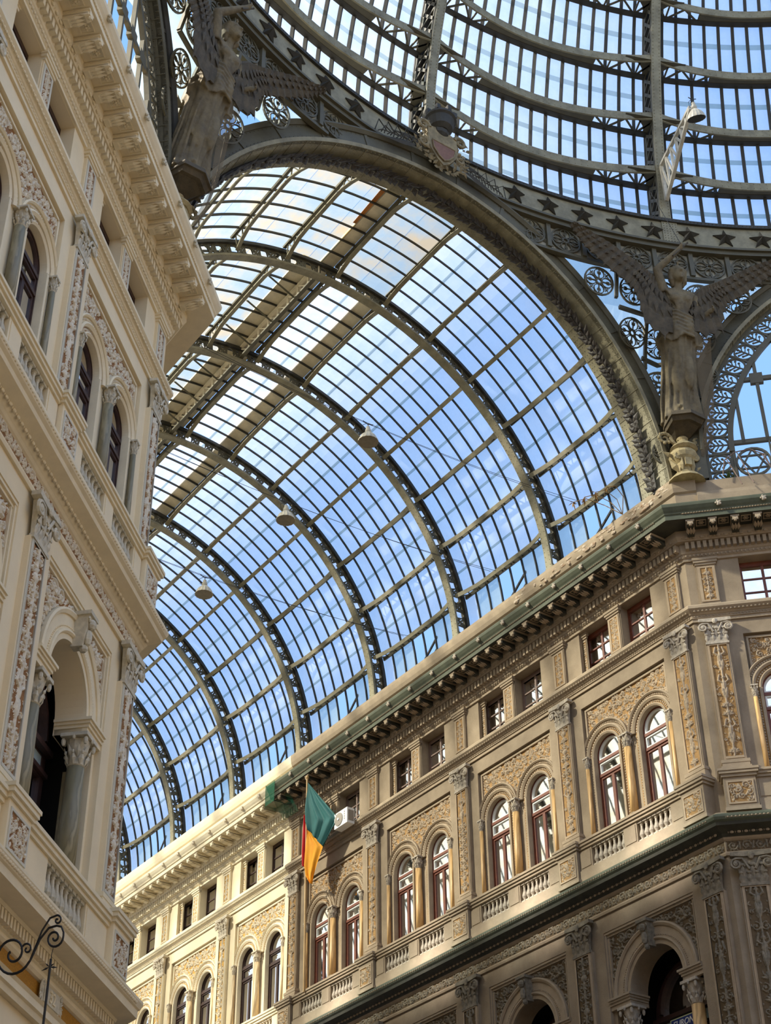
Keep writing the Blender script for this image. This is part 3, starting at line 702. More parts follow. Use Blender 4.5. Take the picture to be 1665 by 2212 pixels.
def backpil():
    b = MB('amber_marble'); b.box(-.13,.13,-.06,.06,.2,2.25); t = T('marble_pilaster', b, [T('base', MB('near_trim').box(-.16,.16,-.08,.1,0,.2)), at(T('capital', capital_flat(.26,.5,.1)), TR(0,.02,2.25))]); return t
BPIL = backpil()
DK = T('dark_room', MB('room_dark').box(-1.9,1.9,-2.05,-1.75,0,3.6))

def bay(F, c, i, sw, front, storeys='ABC', curtains=False):
    """all the furniture of one bay; front is the words that name the building front"""
    o = ORD[i]; G = lambda s: f'{s} of the {front}'
    def lb(s): return f'{s}, {o} bay from the corner, {front}'
    if 'A' in storeys:
        for s, w in ((-1,'nearer the corner' ),(1,'farther from the corner')):
            if front.endswith('right corner front'): w = 'nearer the corner' if s > 0 else 'farther from the corner'
            place(WAC if curtains else WA, F @ TR(c+s*.835, .15, 23.1), f'small square attic window {w}, {o} bay, {front}', 'window', G('attic windows'), swap=dict(sw, mahogany='grey_wood') if (sw is SW_N and i > 0) else sw)
        place(AP2, F @ TR(c, -.02, 23.1), lb('narrow carved pilaster between two attic windows'), 'pilaster', G('attic pilasters'), swap=sw)
        sd = -1 if front.endswith('right corner front') else 1
        place(AP3, F @ TR(c+sd*1.36, -.16, 23.1), lb('thin carved half pilaster beside attic window'), 'pilaster', G('thin attic pilasters'), swap=sw)
    if 'B' in storeys:
        place(TWIN, F @ TR(c, 0, 18.36), lb('twin arch moulding with carved field'), 'arch moulding', G('twin arch mouldings'), swap=sw)
        for s in (-1,1):
            w = 'nearer the corner' if (s < 0) != front.endswith('right corner front') else 'farther from the corner'
            place(WB, F @ TR(c+s*.87, .17, 18.36), f'tall arched window {w}, {o} bay, {front}', 'window', G('arched windows'), swap=sw)
            place(COLS, F @ TR(c+s*1.55, .0, 18.36), f'slender side column {w}, {o} bay, {front}', 'column', G('slender columns'), swap=sw)
        place(COLB, F @ TR(c, .02, 18.36), lb('marble column between twin windows'), 'column', G('middle columns'), swap=sw)
        place(BALB, F @ TR(c, 0, 17.36), lb('stone balustrade under the twin windows'), 'balustrade', G('balustrades'), swap=sw)
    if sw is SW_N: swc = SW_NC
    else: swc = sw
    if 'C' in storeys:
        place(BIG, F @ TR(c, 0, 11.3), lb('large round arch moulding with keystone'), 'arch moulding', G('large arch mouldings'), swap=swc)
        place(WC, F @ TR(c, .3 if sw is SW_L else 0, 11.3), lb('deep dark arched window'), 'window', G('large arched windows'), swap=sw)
        for s in (-1,1):
            w = 'nearer the corner' if (s < 0) != front.endswith('right corner front') else 'farther from the corner'
            place(COLC, F @ TR(c+s*1.06, -.22, 11.35), f'stout marble column {w} under the large arch, {o} bay, {front}', 'column', G('stout columns'), swap=sw)
            place(BPIL, F @ TR(c+s*1.36, -.45, 11.35), f'flat marble pilaster {w} behind stout column, {o} bay, {front}', 'pilaster', G('flat marble pilasters'), swap=sw)
        if sw is SW_L: place(BALC, F @ TR(c, 0, 10.34), lb('wide stone balustrade below large arch'), 'balustrade', G('wide balustrades'), swap=sw)
def pier(F, u, i, sw, front, storeys='ABC', far=False):
    o = ORD[i]; G = lambda s: f'{s} of the {front}'
    if 'A' in storeys: place(AP1, F @ TR(u, 0, 23.1), f'carved attic pilaster, {o} from the corner, {front}', 'pilaster', G('wide attic pilasters'), swap=sw)
    if 'B' in storeys:
        place(PB[i % 3], F @ TR(u, 0, 18.74), f'tall carved upper pilaster, {o} from the corner, {front}', 'pilaster', G('upper pilasters'), swap=sw)
        place(PEDB, F @ TR(u, 0, 17.36), f'carved pedestal under upper pilaster, {o} from the corner, {front}', 'pedestal', G('pedestals'), swap=sw)
    if 'C' in storeys:
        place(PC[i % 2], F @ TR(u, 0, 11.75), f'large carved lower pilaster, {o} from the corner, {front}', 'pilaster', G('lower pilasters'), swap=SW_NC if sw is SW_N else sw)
        if sw is SW_L: place(PEDC, F @ TR(u, 0, 10.34), f'carved pedestal under large lower pilaster, {o} from the corner, {front}', 'pedestal', G('lower pedestals'), swap=sw)
for i in range(8):
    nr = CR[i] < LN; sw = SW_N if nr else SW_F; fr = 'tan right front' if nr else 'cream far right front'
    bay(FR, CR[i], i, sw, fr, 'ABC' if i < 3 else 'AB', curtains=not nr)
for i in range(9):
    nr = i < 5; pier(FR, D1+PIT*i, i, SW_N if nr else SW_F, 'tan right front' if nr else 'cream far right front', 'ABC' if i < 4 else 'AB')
bay(FC, -CR[0], 0, SW_N, 'angled right corner front', 'ABC', curtains=True); pier(FC, -D1, 0, SW_N, 'angled right corner front'); pier(FC, -D1-PIT, 1, SW_N, 'angled right corner front')
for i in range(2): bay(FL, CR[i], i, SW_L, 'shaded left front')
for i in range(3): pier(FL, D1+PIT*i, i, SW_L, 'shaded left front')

# gold mosaic band with number cartouche on the left front
b = MB('mosaic_gold'); b.box(0.2,15,0,.012,9.36,9.62); place(T('mosaic_band', b), FL, 'band of gold mosaic under the lowest ledge of the left front', 'mosaic')
b = MB(['left_cap']); b.box(-.36,.36,0,.05,-.15,.15); b.box(-.31,.31,.05,.07,-.12,.12)
kids = []; sc = MB('left_cap')
for s in (-1,1):
    for k in range(5): a = (k-2)*.42; sc.leaf((s*.36,.03,0),(s*(.36+.13*math.cos(a)),.06,.19*math.sin(a)),.035,.03,(0,1,0))
    sc.tube([(s*x,.06,z) for x,z in spiral(.38,.12,.05,PI,1.2,-1,10)], .014, 5)
kids.append(T('shell_ends', sc))
def text_mesh(txt, size, depth, m, shear=0):
    cu = bpy.data.curves.new('txt', 'FONT'); cu.body = txt; cu.size = size; cu.extrude = depth; cu.align_x = 'CENTER'; cu.align_y = 'CENTER'; cu.shear = shear; cu.offset = size*.012
    ob = bpy.data.objects.new('txt', cu); COL.objects.link(ob); me0 = ob.evaluated_get(bpy.context.evaluated_depsgraph_get()).to_mesh()
    b = MB(m); b.add([(-v.co.x, v.co.z, v.co.y) for v in me0.vertices], [tuple(p.vertices) for p in me0.polygons])
    ob.to_mesh_clear(); COL.objects.unlink(ob); bpy.data.objects.remove(ob); bpy.data.curves.remove(cu); return b
tb = text_mesh('32', .24, .008, 'left_trim'); kids.append(at(T('number', tb, label='raised number 32'), TR(0,.078,0)))
place(T('number_cartouche', b, kids), FL @ TR(2.33,.02,9.5), 'white plaster cartouche with the number 32 on the gold band', 'cartouche')
# sign in the first large arch, right front
b = MB(['sign_rim','sign_blue']); b.box(-.56,.56,0,.05,-.15,.15,0); b.box(-.53,.53,.05,.056,-.125,.125,1)
place(T('shop_sign', b, [at(T('lettering', text_mesh('EURONICS', .20, .004, 'sign_white', .25)), TR(0,.06,0))]), FR @ TR(CR[0]+.0,-.98,13.62), 'blue shop sign reading EURONICS inside the dark arch, right front', 'sign')

# ------------------------------------------------------------------ big iron arches of the crossing
def garland(R, y, a0, a1, flip=1):
    b = MB('bronze_leaf'); L = abs(a1-a0)*R; n = int(L/.16); rnd = random.Random(4)
    b.tube([(R*math.cos(a0+(a1-a0)*i/40), y, R*math.sin(a0+(a1-a0)*i/40)) for i in range(41)], .05, 6)
    for i in range(n):
        a = a0+(a1-a0)*(i+.5)/n; sg = 1 if a1 > a0 else -1
        er = Vector((math.cos(a),0,math.sin(a))); et = Vector((-math.sin(a),0,math.cos(a)))*sg; c = er*R+Vector((0,y,0))
        for s in (-1,1):
            if True:
                dr = et*rnd.uniform(.7,1)+Vector((0,s*rnd.uniform(.5,1.1),0))-er*rnd.uniform(.1,.5); b.leaf(tuple(c-er*.06), tuple(c+dr.normalized()*rnd.uniform(.26,.36)), .09, .028, -er)
        if i % 3 == 0: b.ell(tuple(c-er*.07+et*.05), (.06,.06,.06), 6, 4)
    return b
def big_arch(R, y0, y1, Re, zstilt, leafy=True, full=True):
    """front face at y=0 looking towards -y; soffit from y0 to y1; origin at springing centre"""
    so = MB('iron_light'); n = 64
    so.arcring([(R,y0),(R+.05,y0),(R+.05,y1),(R,y1)],0,zstilt,0,PI,n)
    for k in range(0, 46):
        a = PI*(k+.5)/46; er = Vector((math.cos(a),0,math.sin(a))); 
        so.hexa([tuple(er*(R-.012)+Vector((0,y0,zstilt))+Vector((-er.z,0,er.x))*t) for t in (-.012,.012)]+[tuple(er*(R+.02)+Vector((0,y0,zstilt))+Vector((-er.z,0,er.x))*t) for t in (.012,-.012)],
                [tuple(er*(R-.012)+Vector((0,y1,zstilt))+Vector((-er.z,0,er.x))*t) for t in (-.012,.012)]+[tuple(er*(R+.02)+Vector((0,y1,zstilt))+Vector((-er.z,0,er.x))*t) for t in (.012,-.012)])
    for k in range(int(PI*R/.13)):
        a = .13*(k+.5)/R; er = Vector((math.cos(a),0,math.sin(a))); w = y1-y0
        for f in (.05,.14,.25,.75,.86,.95):
            so.rivet(tuple(er*R+Vector((0,y0+w*f,zstilt))), -er, .02)
    fr = MB(['iron','iron_light'])
    fr.arcring([(R,-.02),(R+.1,-.05),(R+.12,0),(R+.12,.12),(R,.12)],0,zstilt,0,PI,n,1)
    fr.arcring([(R+.12,.02),(Re-.12,.02),(Re-.12,.1),(R+.12,.1)],0,zstilt,0,PI,n,0)
    fr.arcring([(Re-.12,-.02),(Re-.04,-.1),(Re,-.1),(Re+.02,-.02),(Re+.02,.16),(Re-.12,.16)],0,zstilt,0,PI,n,0)
    for k in range(int(PI*Re/.16)):
        a = .16*(k+.5)/Re; er = Vector((math.cos(a),0,math.sin(a)))
        for rr in (R+.16, Re-.16): fr.rivet(tuple(er*rr+Vector((0,.02,zstilt))), (0,-1,0), .018)
    for k in range(16):
        a = PI*(k+.5)/16; er = Vector((math.cos(a),0,math.sin(a))); fr.bar(tuple(er*(R+.12)+Vector((0,.01,zstilt))), tuple(er*(Re-.12)+Vector((0,.01,zstilt))), .1, .03, (0,1,0), 0)
    kids = [T('soffit_plate', so), T('outer_band', fr)]
    if zstilt > 0:
        lg = MB(['iron','iron_light'])
        for s in (-1,1):
            xa, xb = sorted((s*R, s*(R+.05))); lg.box(xa,xb,y0,y1,-.0,zstilt,1); xa, xb = sorted((s*R, s*Re)); lg.box(xa,xb,-.02,.1,0,zstilt,0)
        kids.append(T('straight_leg', lg))
    if leafy:
        m = (y0+y1)/2; kids += [at(T('garland', garland(R-.06, m, .02, PI*.495)), TR(0,0,zstilt)), at(T('garland', garland(R-.06, m, PI-.02, PI*.505)), TR(0,0,zstilt))]
    return dict(name='iron_arch', mesh=None, kids=kids, label=None)
def arch_frame(c, udir):   # local x along, local -y towards the octagon centre
    u = Vector((udir[0],udir[1],0)).normalized(); y = Vector((0,0,1)).cross(u); M = Matrix.Identity(4); M.col[0][:3] = u; M.col[1][:3] = y; M.col[2][:3] = (0,0,1); M.col[3][:3] = c; return M
MA = arch_frame((0,18.18,ZS), (1,0))
place(big_arch(7.46, 0, 1.06, 8.1, 0), MA, 'great riveted iron arch with leaf garland framing the barrel vault', 'arch')
CH = Vector((7.5,18.1,0))+Vector((1,-1,0)).normalized()*7.15
MC = arch_frame((CH.x,CH.y,27.05), (1,-1)); ML = arch_frame((-CH.x,CH.y,27.05), (1,1))
tc = big_arch(6.2, 0, .26, 6.75, .95, leafy=False); DKI = dict(iron_light='iron')
place(tc, MC, 'riveted iron arch above the angled front right of the winged statue', 'arch')
place(tc, ML, 'riveted iron arch above the angled front at upper left', 'arch', swap=dict(iron='iron_dark', iron_light='iron'))  # darker iron swapped in to paint the shade on this arch

# ------------------------------------------------------------------ iron lace
def rosette(r=.44, th=.05):
    b = MB('iron')
    def ring(cx, cz, q, w, n=24, a0=0, a1=2*PI): b.arcring([(q-w/2,-th/2),(q+w/2,-th/2),(q+w/2,th/2),(q-w/2,th/2)],cx,cz,a0,a1,n)
    ring(0,0,r,.045); ring(0,0,.085,.045,10)
    for k in range(4):
        a = k*PI/2; cx, cz = .5*r*math.cos(a)*1.12, .5*r*math.sin(a)*1.12
        ring(cx, cz, r*.36, .024, 14)
        b.bar((.09*math.cos(a),0,.09*math.sin(a)),(r*math.cos(a),0,r*math.sin(a)),.022,th,(0,1,0))
        for t in (-1,0,1):
            e = a+t*.55; b.leaf((cx-.06*math.cos(a),0,cz-.06*math.sin(a)),(cx+.12*math.cos(e),0,cz+.12*math.sin(e)),.035,th*.6,(0,1,0))
        e = a+PI/4; b.leaf((r*.55*math.cos(e),0,r*.55*math.sin(e)),(r*math.cos(e),0,r*math.sin(e)),.035,th*.6,(0,1,0)); 
        for t in (-1,1):
            b.leaf((r*.72*math.cos(e),0,r*.72*math.sin(e)),(r*.86*math.cos(e+t*.27),0,r*.86*math.sin(e+t*.27)),.02,th*.5,(0,1,0))
    return b
ROS = T('lace_rosette', rosette())
def octr(th):
    """distance of the octagon's wall plane along direction th (deg from +y)"""
    t = abs(th)
    while t > 90: t -= 90
    c = 22.9
    if t < c: return 18.18/math.cos(math.radians(t))
    if t < 90-c: return (CH.length+.05)/math.cos(math.radians(t-45))
    return 18.18/math.cos(math.radians(90-t))
def surf(th, z):
    f = min(1, max(0, (z-30.5)/3.4)); f = f*f*(3-2*f); r = octr(th)*(1-f)+18.42*f; a = math.radians(th); return Vector((r*math.sin(a), r*math.cos(a), z))
def onsurf(th, z):
    p = surf(th, z); ex = surf(th+.6, z)-surf(th-.6, z); ex.normalize(); ez = surf(th, z+.15)-surf(th, z-.15); ez.normalize(); n = ez.cross(ex).normalized(); ez = ex.cross(-n) if False else ez
    y = ez.cross(ex).normalized(); z2 = ex.cross(y); M = Matrix.Identity(4); M.col[0][:3] = ex; M.col[1][:3] = y; M.col[2][:3] = z2; M.col[3][:3] = p; return M
def dist_arch(th, z):
    """how far outside the two arch rings (positive = in the spandrel)"""
    p = surf(th, z); d1 = math.hypot(p.x if abs(th) < 45 else 99, p.z-ZS)-8.1; best = d1
    for sx in (-1,1):
        t = (Vector((p.x,p.y,0))-Vector((sx*CH.x,CH.y,0))).dot(Vector((1,-sx,0)).normalized()); d = math.hypot(t, p.z-28.0)-6.75 if abs(t) < 6.75 or p.z > 28 else abs(t)-6.75
        best = min(best, d)
    return best
def spandrel(th0, th1, label):
    lab = MB('iron'); pit = 3.35; zs = [32.95-1.2*k for k in range(6)]; kids = []; n0 = round(th0/pit); n1 = round(th1/pit)
    base = [9.9,13.25,16.6,20.0,22.7,25.9,29.2,32.5,35.8]; cols = base if th0 > 0 else [-v for v in base][::-1]
    for th in cols:                      # rosettes on the columns' mid-lines, rails between
        for z in zs:
            d = dist_arch(th, z)
            if d > -.38: kids.append(at(ROS, onsurf(th, z)))
    for th in [(a_+b_)/2 for a_, b_ in zip(cols, cols[1:])]+[cols[0]-pit/2]:
        zz = 33.6; pts = []
        while zz > 27.2 and dist_arch(th, zz) > -.02: pts.append(surf(th, zz)); zz -= .25
        for a, c in zip(pts, pts[1:]): lab.bar(tuple(a), tuple(c), .09, .1, tuple(surf(th,30)-Vector((0,0,30))))
    for k in range(6):
        z = 32.35-1.2*k; th = th0
        while th < th1:
            if dist_arch(th, z) > -.05 and dist_arch(th+.8, z) > -.05: lab.bar(tuple(surf(th,z)), tuple(surf(th+.8,z)), .1, .1, tuple(surf(th,z)-Vector((0,0,z))))
            th += .8
    return place(T('lace_screen', lab, kids), Matrix.Identity(4), label, 'screen', 'iron lace screens between the arches')
spandrel(9, 38, 'iron lace screen of round rosettes behind the right winged statue')
spandrel(-38, -9, 'iron lace screen of round rosettes behind the left winged statue')
# glass behind the lace (attic glazing)
for s in (-1,1):
    gb = MB('roof_glass_frosted')
    for k in range(40):
        t0 = s*(7+k*.8); t1 = s*(7+(k+1)*.8)
        for q in range(12):
            z0 = 27.2+q*.7; z1 = z0+.7
            if dist_arch(t0, z1-1.3) > -.1 and abs(dist_arch(t0, z1)) > .1:
                pp = [surf(t, z)*1.0 for t, z in ((t0,z0),(t1,z0),(t1,z1),(t0,z1))]; pp = [Vector((p.x*1.075,p.y*1.075,p.z)) for p in pp]; gb.add([tuple(p) for p in pp], [(0,1,2,3)])
    place(T('glass_screen', gb), Matrix.Identity(4), 'glazed wall behind the iron lace screen at the %s statue' % ('right' if s > 0 else 'left'), 'glazing')

# ring beam with stars, medallion band under it
def cyl(b, r0, r1, z0, z1, a0, a1, n, m=0):
    vs = []
    for i in range(n+1):
        a = math.radians(a0+(a1-a0)*i/n); s, c = math.sin(a), math.cos(a)
        vs += [(r0*s,r0*c,z0),(r1*s,r1*c,z0),(r1*s,r1*c,z1),(r0*s,r0*c,z1)]
    fs = [(i*4+j, i*4+(j+1)%4, (i+1)*4+(j+1)%4, (i+1)*4+j) for i in range(n) for j in range(4)]+[(0,1,2,3),(n*4+3,n*4+2,n*4+1,n*4)]
    b.add(vs, fs, m)
rb = MB(['iron_light','iron','iron_dark']); AA = (-70,70)
cyl(rb, 18.32, 18.42, 34.78, 35.72, *AA, 140, 0); cyl(rb, 18.24, 18.7, 35.66, 35.78, *AA, 140, 2); cyl(rb, 18.22, 18.6, 34.72, 34.80, *AA, 140, 1); cyl(rb, 18.30, 18.8, 34.58, 34.72, *AA, 140, 1)
for k in range(-200, 200):
    a = math.radians(k*.35); rb.rivet((18.24*math.sin(a),18.24*math.cos(a),35.72), (-math.sin(a),-math.cos(a),0), .025, 2)
st = MB('star_iron'); ro = .36; ri = .13
pts = [((ro if k % 2 == 0 else ri)*math.cos(PI/2+k*PI/5), (ro if k % 2 == 0 else ri)*math.sin(PI/2+k*PI/5)) for k in range(10)]
st.add([(x,0,z) for x,z in pts]+[(0,-.17,0)]+[(x,.03,z) for x,z in pts], [(k,(k+1)%10,10) for k in range(10)]+[(k,k+11,(k+1)%10+11,(k+1)%10) for k in range(10)]+[tuple(range(20,10,-1))])
STAR = T('star', st)
def ringat(th, r, z):
    a = math.radians(th); M = Matrix.Identity(4); M.col[0][:3] = (math.cos(a),-math.sin(a),0); M.col[1][:3] = (math.sin(a),math.cos(a),0); M.col[2][:3] = (0,0,1); M.col[3][:3] = (r*math.sin(a),r*math.cos(a),z); return M
rk = [at(STAR, ringat(5.15*0+(k+.5)*3.41*1.0, 18.28, 35.21)) for k in range(-14, 14) if abs((k+.5)*3.41) > 6]
rv = MB('iron_light')
for s in (-1,1):
    for q in range(8):
        for w in range(5): rv.rivet(((w-2)*.09, -.02, (q-3.5)*.1), (0,-1,0), .02)
rv.box(-.24,.24,-.02,.02,-.45,.45)
for th in (-66.1,-45,-23.9,23.9,45,66.1): rk.append(at(T('joint_plate', rv), ringat(th, 18.31, 35.24)))
place(T('ring_beam', rb, rk), Matrix.Identity(4), 'curved iron ring beam with a row of stars under the dome', 'beam')
md = MB(['lace_backing','iron']); cyl(md, 18.52, 18.6, 33.72, 34.6, *AA, 140, 0); cyl(md, 18.44, 18.58, 33.60, 33.70, *AA, 140, 1)
mk = []
for k in range(-14, 15):
    th = k*3.41
    if abs(th) < 9: continue
    mk.append(at(ROS, ringat(th, 18.47, 34.17)))
    a = math.radians(th+1.7); md.bar((18.45*math.sin(a),18.45*math.cos(a),33.7),(18.45*math.sin(a),18.45*math.cos(a),34.6),.13,.12,(math.sin(a),math.cos(a),0),1)
# the band is cut away where the arch crown rises into it
keep = []
for f, m in zip(md.f, md.m):
    c = sum((Vector(md.v[i]) for i in f), Vector())/len(f); th = math.degrees(math.atan2(c.x,c.y))
    if not (abs(th) < 10.5) and not (34 < abs(th) < 56 and c.z < 34.2): keep.append((f, m))
md.f = [f for f, m in keep]; md.m = [m for f, m in keep]
place(T('medallion_band', md, mk), Matrix.Identity(4), 'band of round rosette medallions below the star ring', 'frieze')
# solid plate between great arch crown and ring
cp = MB('iron_light'); n = 44
for i in range(n):
    x0 = -3.9+7.8*i/n; x1 = x0+7.8/n; f = lambda x: ZS+math.sqrt(8.1**2-x*x); y = lambda x: math.sqrt(18.4**2-x*x)
    cp.add([(x0,18.28,f(x0)),(x1,18.28,f(x1)),(x1,y(x1),34.75),(x0,y(x0),34.75)], [(0,1,2,3)] if f(x0) < 34.75 else [])
cp.box(-.01,.01,18.28,18.3,34.7,34.75); place(T('crown_plate', cp), Matrix.Identity(4), 'riveted plate filling the gap above the great arch crown', 'plate')

# lunette screens inside the angled-front arches
def lunette():
    fr = MB('iron'); kids = []; zc = .95; R1, R0 = 6.2, 5.42; y0, y1 = .52, .6
    fr.arcring([(R1-.1,y0),(R1+.02,y0),(R1+.02,y1),(R1-.1,y1)],0,zc,0,PI,60); fr.arcring([(R0-.03,y0-.04),(R0+.12,y0-.04),(R0+.12,y1),(R0-.03,y1)],0,zc,0,PI,60)
    for s in (-1,1):
        for (ra, rb_) in ((R1-.1,R1+.02),(R0-.03,R0+.12)): xa, xb = sorted((s*ra,s*rb_)); fr.box(xa,xb,y0,y1,-.7,zc)
    pl = MB('iron'); q = .28
    pl.arcring([(q-.03,-.03),(q+.02,-.03),(q+.02,.03),(q-.03,.03)],0,0,0,2*PI,20); pl.bar((-.26,0,0),(.2,0,0),.03,.04,(0,1,0))
    for k, l in ((-.1,.17),(.02,.2),(.12,.14)):
        for s in (-1,1): pl.bar((k-.05,0,0),(k+.04,0,s*l*.8),.03,.04,(0,1,0)); pl.ell((k+.05,0,s*l*.85),(.04,.03,.04),6,4)
    pl.ell((.2,0,0),(.045,.03,.045),6,4); PAL = T('palmette', pl)
    rm = (R1+R0)/2; n = 32
    for k in range(n):
        a = PI*(k+.5)/n; er = (math.cos(a), math.sin(a)); M = TR(rm*er[0],.56,zc+rm*er[1]) @ Matrix.Rotation(-a, 4, 'Y'); kids.append(at(PAL, M))
        a = PI*k/n; fr.bar((R0*math.cos(a),.56,zc+R0*math.sin(a)),(R1*math.cos(a),.56,zc+R1*math.sin(a)),.05,.08,(0,1,0))
    for s in (-1,1):
        for z in (.62,.06,-.48): kids.append(at(PAL, TR(s*rm,.56,z) @ Matrix.Rotation(0 if s > 0 else PI, 4, 'Y')))
        for z in (.92,.34,-.2,-.7): xa, xb = sorted((s*R0,s*R1)); fr.box(xa,xb,.52,.6,z-.03,z+.03)
    tr_ = MB('iron')       # tracery bars with rounded cell ends
    zl = [1.25, 3.4, 5.2]
    for z in zl:
        w = math.sqrt(max(0,R0**2-(z-zc)**2)); tr_.box(-w,w,.5,.6,z-.06,z+.06)
    for k in range(-8, 9):
        x = k*.64
        if abs(x) > R0: continue
        zt = zc+math.sqrt(max(0,R0**2-x*x)); tr_.box(x-.045,x+.045,.5,.6,1.2,zt)
        for z in zl[1:]:
            if z < zt: tr_.merge(plate(circ(x,z,.25,4,PI/4,PI/4+2*PI), [], .49, .61, ['iron']))
    tr_.box(-R0,R0,.5,.6,-.2,-.08); wheels = MB('iron')
    for k in range(-5,6,1):
        x = k*1.0*.99; 
        wheels.arcring([(.42,.5),(.47,.5),(.47,.58),(.42,.58)],x,.55,0,2*PI,20)
        for t in range(3):
            for f in (0, PI): 
                a = f*0+PI/2+t*2*PI/3; c = a+2*PI/3
                wheels.bar((x+.42*math.cos(a),.54,.55+.42*math.sin(a)),(x+.42*math.cos(c),.54,.55+.42*math.sin(c)),.04,.06,(0,1,0)) if f == 0 else wheels.bar((x+.42*math.cos(a+PI),.54,.55+.42*math.sin(a+PI)),(x+.42*math.cos(c+PI),.54,.55+.42*math.sin(c+PI)),.04,.06,(0,1,0))
        wheels.box(x-.52,x-.47,.5,.58,0,1.2)
    kids += [T('tracery', tr_), T('star_wheels', wheels)]
    g = MB('dome_glass'); pts = archhole(0, R0, 1.2, 1.21, 40); 
    return T('lunette_screen', fr, kids)
LUN = lunette()
place(LUN, MC @ TR(0,-.3,0), 'half round iron lace window over the angled right front', 'window')
place(LUN, ML @ TR(0,-.3,0), 'half round iron lace window over the angled left front', 'window')

# ------------------------------------------------------------------ barrel vault over the arm
def web_unit(L=.5, h=.42):
    q = []; a = .062
    for ang in range(0, 360, 12):
        t = math.radians(ang); r = .115+.055*abs(math.cos(2*t))**.7; q.append((L*.25+r*math.cos(t), h/2+r*math.sin(t)*1.05))
    X0 = L*.5; X1 = L
    tri = [[(X0+.05,h*.06+.02),(X1-.05,h*.06+.02),((X0+X1)/2,h*.40)], [(X0+.05,h*.94-.02),((X0+X1)/2,h*.60),(X1-.05,h*.94-.02)], [(X0+.0,h*.2),(X0+.09,h*.5),(X0+.0,h*.8)], [(X1,h*.2),(X1,h*.8),(X1-.09,h*.5)]]
    tri[2] = [(X0-.015,h*.24),(X0+.085,h*.5),(X0-.015,h*.76)]; tri[3] = [(X1-.005,h*.22),(X1-.085,h*.5),(X1-.005,h*.78)][::-1]
    return plate(rect(0,L,0,h), [q]+[[(x,z) for x,z in t] for t in tri], -.02, .02, ['iron'])
def rib():
    R = RV; fl = MB('iron_light'); n = 72
    fl.arcring([(R-.04,-.13),(R+.03,-.13),(R+.03,.13),(R-.04,.13)],0,0,0,PI,n)
    for k in range(int(PI*R/.16)):
        a = .16*(k+.5)/R; er = Vector((math.cos(a),0,math.sin(a)))
        for y in (-.085,.085): fl.rivet(tuple(er*(R-.04)+Vector((0,y,0))), -er, .02)
    wb = MB('iron'); u = web_unit(); N = 47; L = .5
    for k in range(N):
        c = MB('iron'); c.merge(u); c.map(lambda q: ((R+.02+q[2])*math.cos((k+q[0]/L)*PI/N), q[1], (R+.02+q[2])*math.sin((k+q[0]/L)*PI/N))); wb.merge(c)
    of = MB('iron_dark'); of.arcring([(R+.42,-.11),(R+.52,-.11),(R+.52,.11),(R+.42,.11)],0,0,0,PI,n); of.arcring([(R+.02,-.05),(R+.06,-.05),(R+.06,.05),(R+.02,.05)],0,0,0,PI,n)
    return dict(name='vault_rib', mesh=None, kids=[T('inner_flange', fl), T('pierced_web', wb), T('outer_flange', of)], label=None)
RIB = rib(); YR = [23.19+4.487*i for i in range(9)]
for i, y in enumerate(YR):
    place(RIB, TR(0,y,ZS), f'curved iron vault rib with pierced web, {ORD[i]} behind the great arch', 'rib', 'vault ribs')
    for s in (1,-1):
        ft = MB('iron_light'); ft.box(-.1,.14,-.16,.16,-.2,.25); place(T('rib_foot', ft), TR(s*(RV+.06),y,ZS+.1), f'iron foot of the {ORD[i]} vault rib on the {"right" if s > 0 else "left"} parapet', 'rib foot', 'feet of the vault ribs')
PA = [12.857*k for k in range(-7, 8)]      # purlin angles from the crown
def pol(R, a, y): a = math.radians(a); return (R*math.sin(a), y, R*math.cos(a))
